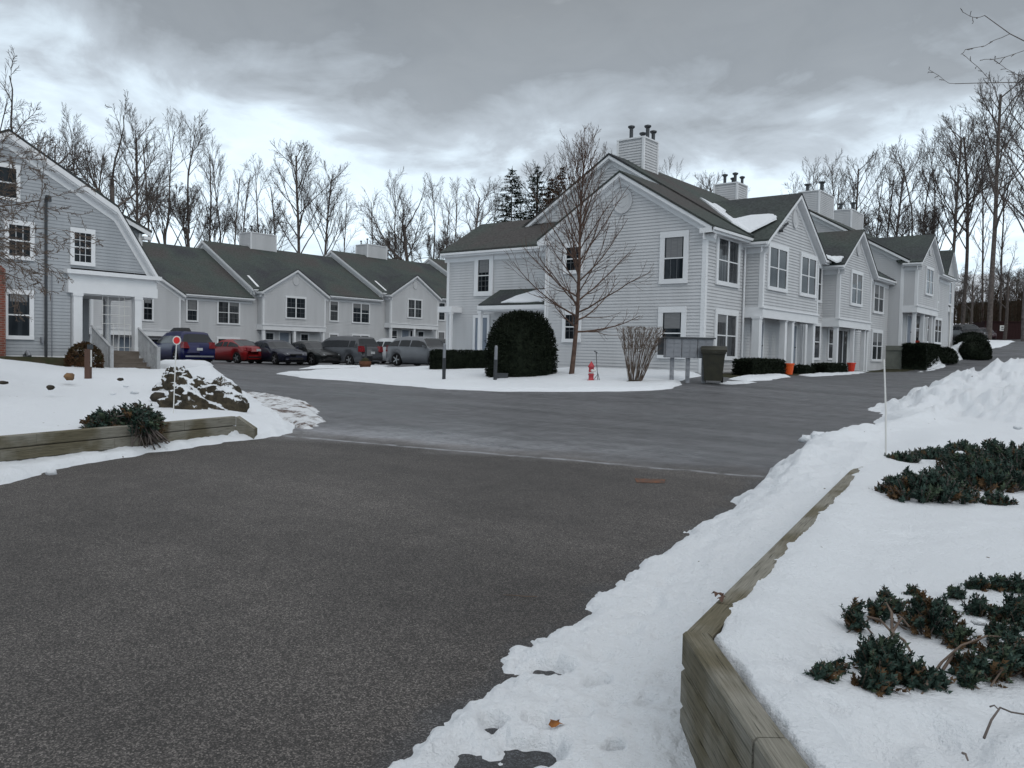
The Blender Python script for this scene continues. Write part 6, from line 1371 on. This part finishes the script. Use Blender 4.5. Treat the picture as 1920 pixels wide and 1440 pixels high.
conifer(1045, 314, 90, 2.8, 'narrow rusty brown conifer behind the main gable', M['brown_leaf'], 3, 'brown_conifer'); conifer(1024, 335, 91, 2.4, 'shorter rusty conifer left of the tallest rusty one', M['brown_leaf'], 4, 'brown_conifer'); conifer(1072, 338, 92, 2.6, 'dark rusty conifer touching the roof slope', M['brown_leaf'], 5, 'brown_conifer')

# young tree in front of the gable
x, y = at_depth(1070, 29.6); rg = np.random.default_rng(12); yt = thing('young_tree', 'young bare tree with rising branches in front of the gable wall', 'tree', (x, y, gz(x, y) + .05), YAW)
t0, t1 = TB(), TB(); H = 8.25; n = 18; pts_ = []; p = np.zeros(3)
for i in range(n + 1):
    f = i / n; pts_.append(np.array([.02 + .16 * f + .05 * math.sin(f * 7) + (.12 if f > .5 else .24 * f), .03 * math.sin(f * 9), H * f]))
rad = [.082 * (1 - i / n) ** .9 + .007 for i in range(n + 1)]; rad[0] = .1
for i in range(n): t0.seg(pts_[i], pts_[i + 1], rad[i], rad[i + 1])
def ytwig(p, d, L_, r, lvl):
    ns = 7 if lvl == 0 else (5 if lvl == 1 else 3); ch = []
    for i in range(ns):
        d = unit(d + rg.normal(0, .07, 3) + np.array([0, 0, .06 if lvl == 0 else .12])); q = p + d * L_ / ns; r1 = max(r * (1 - .75 * (i + 1) / ns), .0045)
        t1.seg(p, q, max(r * (1 - .75 * i / ns), .0045), r1); p = q; ch.append((p, d, r1))
    if lvl < 2:
        for k, (q, dd, r1) in enumerate(ch[:-1]):
            for _ in range(1 + (rg.random() < .35) if lvl == 0 else int(rg.random() < .7)):
                s_ = unit(np.cross(dd, rg.normal(0, 1, 3))); a = rg.uniform(.35, .8); e = unit(dd * math.cos(a) + s_ * math.sin(a))
                ytwig(q, e, L_ * rg.uniform(.3, .5) * (1 - .5 * k / len(ch)), max(r1 * .55, .005), lvl + 1)
nb = 46
for i in range(nb):
    f = .19 + .77 * (i / nb); z = f * H; k = int(f * n); c = pts_[k] + (pts_[min(k + 1, n)] - pts_[k]) * (f * n - k); az = i * 2.399 + rg.uniform(-.3, .3)
    L_ = (3.2 * (1 - f) ** .6 + .85) * (.6 if f < .24 else 1) * rg.uniform(.75, 1.1); el_ = .12 + 1.05 * min(1, max(0, (f - .18) / .4)) ** .8 + rg.uniform(-.12, .12)
    ytwig(c, np.array([math.cos(az) * math.cos(el_), math.sin(az) * math.cos(el_), math.sin(el_)]), L_, .03 * (1 - f) + .012, 0)
t0.build('trunk', M['bark_near'], yt, 8); t1.build('branches', M['bark_near'], yt, 4)
# overhanging branches: tree outside the frame at the left, another above right
def limb_tree(label, base, H, r, limbs, seed, m, NB_=2, KL=.8):
    rg2 = np.random.default_rng(seed); root = thing('bare_tree', label, 'tree', base, 0); a, b = TB(), TB(); p = np.array([0., 0, -.3])
    for i in range(7): q = np.array([rg2.normal(0, .06), rg2.normal(0, .06), H * (i + 1) / 7]); a.seg(p, q, r * (1 - .1 * i), r * (1 - .1 * (i + 1))); p = q
    def gr(p, d, L_, r_, lvl, droop):
        ns = 8 if lvl == 0 else 5
        for i in range(ns):
            d = unit(d + rg2.normal(0, .09 + .03 * lvl, 3) + np.array([0, 0, droop])); q = p + d * L_ / ns; r1 = max(r_ * .86, .004); b.seg(p, q, r_, r1)
            if lvl < 3 and i > 0:
                for _ in range(NB_):
                    s_ = unit(np.cross(d, rg2.normal(0, 1, 3))); an = rg2.uniform(.4, .9); gr(q, unit(d * math.cos(an) + s_ * math.sin(an)), L_ * rg2.uniform(.2, .36) * KL, max(r1 * .5, .004), lvl + 1, droop)
            p = q; r_ = r1
    for (z, tgt, rr_, dr) in limbs:
        s0_ = np.array([0, 0, z]); t_ = np.array(tgt) - np.array(base) - s0_; gr(s0_, unit(t_), np.linalg.norm(t_), rr_, 0, dr)
    a.build('trunk', m, root, 8); b.build('branches', m, root, 4); return root
bx, by = at_depth(-330, 17); tg = lambda px, py, d: (lambda r_: tuple((np.array([0, 0, EYE]) + r_ * (d / (-math.sin(YAW) * r_[0] + math.cos(YAW) * r_[1])))))(ray(px, py))
limb_tree('bare tree beyond the left edge whose brown twigs hang before the old house', (bx, by, gz(bx, by)), 7.5, .16,
    [(4.0, tg(80, 385, 17), .04, .0), (3.7, tg(70, 420, 16.5), .036, -.0), (4.1, tg(45, 360, 17.5), .034, -.005), (3.4, tg(20, 470, 16.5), .03, 0), (3.9, tg(95, 405, 18), .032, -.0), (3.6, tg(40, 405, 17), .032, .0), (3.5, tg(30, 440, 17), .03, .0), (4.2, tg(55, 410, 17.5), .03, .0), (3.8, tg(110, 395, 16.8), .028, .0), (3.6, tg(65, 450, 16.2), .028, .0), (3.9, tg(20, 345, 16.8), .028, .0), (3.3, tg(50, 500, 17), .024, .0)], 31, M['bark_light'])
bx, by = at_depth(2280, 13); limb_tree('tree beyond the right edge with a few thin twigs high in the right corner', (bx, by, .5), 8.5, .2,
    [(5.1, tg(1830, 40, 12), .024, .004), (4.9, tg(1850, 72, 12.5), .018, .0)], 8, M['bark'], 1, .5)

# many-stemmed shrub
x, y = at_depth(1190, 26.8); ms = thing('stem_shrub', 'leafless shrub of many pale upright stems left of the mailboxes', 'shrub', (x, y, gz(x, y)), YAW); tb = TB(); rg = np.random.default_rng(4)
for i in range(75):
    a = rg.uniform(0, 6.28); s_ = rg.uniform(0, 1) ** .6; p = np.array([math.cos(a) * .22 * s_, math.sin(a) * .2 * s_, 0]); e = unit(np.array([math.cos(a) * .33 * s_ + .1, math.sin(a) * .3 * s_, 1])); Ls = rg.uniform(1.6, 1.88); r = rg.uniform(.006, .012)
    for k in range(6):
        e = unit(e + rg.normal(0, .05, 3)); q = p + e * Ls / 6; tb.seg(p, q, r, r * .88)
        if k > 2:
            for _ in range(2):
                e2 = unit(e + rg.normal(0, .4, 3)); q2 = q + e2 * rg.uniform(.12, .35); q2[2] = min(q2[2], 1.86); tb.seg(q, q2, .006, .004)
        p = q; r *= .88
tb.build('stems', M['bark_light'], ms, 4)
b = MB(); b.lathe((0, 0, 0), [(.42, 0), (.34, .07), (.1, .12)], 14); b.build('mulch', M['soil'], ms)

def leaf_cloud(mb, pts, nrm, size, rg, k=1, jit=.6):
    for c, n_ in zip(pts, nrm):
        for _ in range(k):
            u_ = unit(n_ + rg.normal(0, jit, 3)); v_ = unit(np.cross(u_, rg.normal(0, 1, 3))); s_ = size * rg.uniform(.6, 1.3); o_ = rg.normal(0, size * .3, 3)
            mb.add([c + o_ - v_ * s_ * .35, c + o_ + v_ * s_ * .35, c + o_ + u_ * s_], [(0, 1, 2)])
def dome_bush(label, loc, rx, ry, h, n, size, seed, rz=0, name='round_bush', flat=.85, cat='bush', m='yew', core=.93):
    rg = np.random.default_rng(seed); root = thing(name, label, cat, loc, rz); K1, K2 = 30, 18
    def S_(u, v, sc=1.):
        ph = u * 2 * math.pi; th = v * math.pi * .62; 
        e = np.array([math.sin(th) * math.cos(ph), math.sin(th) * math.sin(ph), math.cos(th)])
        w_ = 1 + .09 * (float(vnoise(np.array([e[0] * 2.5 + e[2]]), np.array([e[1] * 2.5 - e[2]]), 1., seed)[0]) - .5)
        sgn = lambda a_, pw: math.copysign(abs(a_) ** pw, a_); H2 = h / 1.36
        return np.array([rx * sgn(e[0], flat), ry * sgn(e[1], flat), H2 * sgn(e[2], .9) + .36 * H2]) * w_ * sc
    b = MB()
    for i in range(K2):
        for j in range(K1): q = S_(j / K1, i / (K2 - 1), core); b.v.append(tuple(q))
    for i in range(K2 - 1):
        for j in range(K1): j2 = (j + 1) % K1; b.f.append((i * K1 + j, (i + 1) * K1 + j, (i + 1) * K1 + j2, i * K1 + j2)); b.m.append(0)
    P = []; Nn = []
    for _ in range(n):
        q = S_(rg.random(), rg.random() ** .75); q2 = q * rg.uniform(.9, 1.02); P.append(q2); Nn.append(unit(q - np.array([0, 0, h * .3])))
    leaf_cloud(b, P, Nn, size, rg, 2); b.build('foliage', M[m], root); return root
x, y = at_depth(975, 30.2); db = dome_bush('large dark clipped dome bush in front of the wing entrance', (x, y, gz(x, y) - .05), 1.28, 1.1, 2.42, 9000, .075, 3, YAW)
def box_hedge(label, loc, sx, sy, h, n, size, seed, rz, group=None, m='yew'):
    rg = np.random.default_rng(seed); root = thing('hedge', label, 'hedge', loc, rz, group); b = MB(); e = .05
    b.hexa([(-sx + e, -sy + e, -.2), (sx - e, -sy + e, -.2), (sx - e, sy - e, -.2), (-sx + e, sy - e, -.2), (-sx + 2 * e, -sy + 2 * e, h - e), (sx - 2 * e, -sy + 2 * e, h - e), (sx - 2 * e, sy - 2 * e, h - e), (-sx + 2 * e, sy - 2 * e, h - e)])
    P = []; Nn = []
    for _ in range(n):
        f = rg.integers(0, 5); a, c = rg.uniform(-1, 1), rg.uniform(0, 1)
        if f == 0: q, nn = np.array([a * sx, rg.uniform(-1, 1) * sy, h]), (0, 0, 1)
        elif f == 1: q, nn = np.array([a * sx, -sy, c * h]), (0, -1, .3)
        elif f == 2: q, nn = np.array([a * sx, sy, c * h]), (0, 1, .3)
        elif f == 3: q, nn = np.array([sx, a * sy, c * h]), (1, 0, .3)
        else: q, nn = np.array([-sx, a * sy, c * h]), (-1, 0, .3)
        q = q * np.array([.97, .97, .97]); k_ = 1 - .06 * (max(0, abs(q[0] / sx) - .85) + max(0, abs(q[1] / sy) - .85)) * (q[2] / h) * 4; q[2] *= k_; q[2] += .05 * (float(vnoise(q[0:1] * 3, q[1:2] * 3, 1., seed)[0]) - .5); P.append(q); Nn.append(np.array(nn, float))
    leaf_cloud(b, P, Nn, size, rg, 2); b.build('foliage', M[m], root); return root
GH = 'clipped dark hedges along the buildings'
def gg(x, y): return (x, y, gz(x, y))
x, y = at_depth(862, 35.5); box_hedge('low clipped hedge left of the dome bush', gg(x, y), 1.25, .45, .85, 3500, .07, 5, YAW, GH)
yx = lambda px: hx(px, 690, -12.15)[0]
for lb, pa, pb, hh, nn in (('long low hedge under the first bay', 1392, 1455, .6, 4500), ('tiny hedge stub between two white posts', 1495, 1511, .34, 900), ('low hedge under the second bay', 1537, 1573, .42, 2600)):
    ya, yb = yx(pa), yx(pb); box_hedge(lb, gg(-12.15, (ya + yb) / 2), .4, (yb - ya) / 2, hh, nn, .06, int(pa), 0, GH)
box_hedge('tall hedge in front of the concrete foundation', gg(-12.0, 56.2), .7, 2.3, 1.45, 5200, .08, 9, .03, GH); dome_bush('low dark shrub trailing from the tall hedge towards the road bend', gg(-11.6, 60.2), .8, 2.2, .95, 2600, .09, 15, .05, flat=.8)
dome_bush('rounded hedge at the bend below the last block', gg(-10.8, 67), 1.0, 2.2, 1.35, 3500, .09, 10, .1, flat=.7); dome_bush('dark rounded shrub by the last block corner', gg(-12.6, 76), 1.2, 1.8, 1.4, 2200, .1, 11, 0, flat=.8); dome_bush('small russet leafless bush beside the porch steps', gg(-28.5, 12.75), .6, .55, .85, 1800, .07, 12, 0, flat=1, m='brown_leaf', core=.5)

# spreading junipers
M['juniper_pale'] = mat('juniper_pale_foliage', (.060, .085, .050), .7, .2, noise=14, col2=(.03, .05, .034))
def juniper(label, blobs, seed, zbase, sc=1.0, n_needle=13, group='spreading junipers in the snow', stems=(), snowcap=()):
    """blobs: (px, py, rx, ry, h) with the pixel at the foot, radii in metres"""
    rg = np.random.default_rng(seed); cx, cy = hz(blobs[0][0], blobs[0][1], zbase); root = thing('juniper_shrub', label, 'shrub', (cx, cy, zbase), 0, group); fo, st, dry, fo2 = MB(), TB(), MB(), MB()
    F_ = np.array([-math.sin(YAW), math.cos(YAW), 0]); R_ = np.array([math.cos(YAW), math.sin(YAW), 0])
    for (px, py, rx, ry, h) in blobs:
        bx, by = hz(px, py, zbase); k_ = 1.12 if sc < 1.5 else 1.0; rx, ry, h = rx * k_, ry * k_, h * k_; c0 = np.array([bx - cx, by - cy, 0.]) + F_ * ry
        n_ = int(150 * (rx * ry / .05) ** .72 / sc ** 1.1); st.seg(np.array([0, 0, -.06]), c0 + np.array([0, 0, -.04]), .01, .01)
        for _ in range(n_):
            a = rg.uniform(0, 6.28); q = rg.random() ** .55; dx, dy = math.cos(a) * q, math.sin(a) * q; zt = h * math.sqrt(max(0, 1 - q * q * .85)) * rg.uniform(.35, 1.05)
            tip = c0 + R_ * dx * rx + F_ * dy * ry + np.array([0, 0, zt]); d = unit(R_ * dx * .9 + F_ * dy * .7 + np.array([0, 0, .75]) + rg.normal(0, .22, 3)); Lt = sc * rg.uniform(.055, .1); base = tip - d * Lt
            brown = rg.random() < .06 + .5 * (zt < h * .4)
            st.seg(base - d * Lt * .8 - np.array([0, 0, zt * .3]), tip, .004 * sc, .002 * sc)
            mbx_ = dry if brown else (fo if rg.random() < .72 else fo2)
            for sub in range(3):
                dd = unit(d + rg.normal(0, .38, 3)) if sub else d; o_ = base if sub == 0 else base + d * Lt * rg.uniform(.0, .5); ls = Lt * (1 if sub == 0 else .65)
                s_ = unit(np.cross(dd, [.2, .3, 1])); t_ = np.cross(dd, s_)
                for k in range(n_needle):
                    f = k / n_needle; an = k * 2.4; out_ = (s_ * math.cos(an) + t_ * math.sin(an)); p0 = o_ + dd * ls * f; wd = .006 * sc
                    e = unit(dd * 1.0 + out_ * .75); side_ = unit(np.cross(e, out_ + rg.normal(0, .2, 3))) * wd; tp = p0 + e * (.018 * sc * (1.15 - .45 * f)) + out_ * .004 * sc
                    mbx_.add([p0 - side_, p0 + side_, tp], [(0, 1, 2)])
        # dark heart of the clump
    for pts in stems:
        P = [np.array([*hz(px, py, zbase), zbase + dz]) - np.array([cx, cy, zbase]) for px, py, dz in pts]
        for i in range(len(P) - 1): st.seg(P[i], P[i + 1], .0065 - .0008 * i, .0065 - .0008 * (i + 1))
    fo.build('foliage', M['juniper'], root); fo2.build('pale_sprays', M['juniper_pale'], root); st.build('branches', M['bark_light'] if stems else M['bark'], root, 4)
    if dry.v: dry.build('dry_sprays', M['juniper_brown'], root)
    if snowcap:
        sm = MB()
        for (px, py, dz, r_) in snowcap: x, y = hz(px, py, zbase); lump_mesh(sm, (x - cx, y - cy, dz), r_, int(px), .45)
        sm.build('snow_cap', M['snow'], root, True)
Z1 = .47
def dummy(): pass
juniper('nearest juniper with bare radiating stems at its middle, lower right snow', [(1612, 1180, .035, .06, .075), (1655, 1165, .05, .05, .09), (1690, 1150, .04, .05, .07), (1630, 1240, .02, .03, .03), (1680, 1275, .10, .09, .12), (1650, 1300, .09, .05, .07), (1730, 1288, .08, .06, .07), (1552, 1282, .045, .04, .06), (1585, 1262, .03, .03, .04), (1610, 1150, .03, .03, .06), (1665, 1125, .03, .03, .05)], 1, Z1, 1.15,
    stems=[[(1672, 1200, .03), (1650, 1185, .05), (1625, 1178, .05)], [(1672, 1200, .03), (1690, 1180, .05), (1705, 1190, .03)], [(1672, 1200, .03), (1671, 1170, .05), (1660, 1150, .05)], [(1672, 1200, .03), (1695, 1215, .03), (1708, 1228, .01)], [(1675, 1205, .03), (1650, 1215, .02), (1640, 1225, .0)]])
juniper('juniper mound in the middle of the near junipers', [(1775, 1195, .12, .11, .12), (1745, 1150, .05, .06, .08), (1840, 1150, .06, .05, .07), (1812, 1210, .07, .05, .06), (1800, 1120, .05, .04, .05)], 2, Z1, 1.15, snowcap=[(1790, 1165, .055, .03), (1835, 1180, .03, .03), (1765, 1160, .06, .018)])
juniper('sparse juniper tips along the upper right of the near junipers', [(1842, 1102, .06, .04, .05), (1885, 1104, .07, .045, .06), (1925, 1108, .06, .05, .07), (1714, 1112, .03, .02, .035)], 3, Z1, 1.15)
juniper('juniper at the right edge with a long bare grey stem', [(1870, 1275, .11, .07, .09), (1905, 1215, .06, .08, .09), (1890, 1165, .05, .05, .06), (1940, 1270, .1, .12, .1), (1815, 1262, .05, .04, .05), (1765, 1288, .06, .04, .04), (1945, 1180, .08, .12, .1), (1830, 1285, .05, .03, .05), (1912, 1250, .06, .05, .08)], 4, Z1, 1.15, snowcap=[(1888, 1235, .06, .03), (1850, 1262, .05, .02)],
    stems=[[(1735, 1290, .01), (1765, 1262, .04), (1800, 1240, .06), (1850, 1228, .075), (1935, 1234, .07)], [(1765, 1270, .02), (1790, 1245, .05), (1800, 1250, .02)]])
juniper('large dark juniper mound below the snow heap', [(1780, 945, .42, .36, .23), (1700, 932, .17, .18, .14), (1880, 925, .45, .4, .3), (1940, 905, .4, .5, .36), (1840, 880, .3, .3, .24)], 5, Z1, 2.1, 11, snowcap=[(1905, 868, .40, .05), (1798, 905, .28, .04)])
juniper('flat low juniper at the back left of the large mound', [(1705, 868, .2, .14, .12), (1760, 862, .25, .18, .14), (1820, 858, .25, .2, .2)], 6, Z1, 2.0, 11); juniper('small juniper tuft in front of the large mound', [(1882, 944, .16, .1, .07)], 7, Z1, 1.8, 11)
juniper('dark juniper spilling over the left timber wall', [(175, 806, .30, .3, .30), (225, 806, .36, .35, .36), (262, 806, .22, .3, .28)], 8, .44, 3.0, 10, snowcap=[(252, 768, .3, .07), (236, 760, .36, .05), (212, 772, .3, .045)])
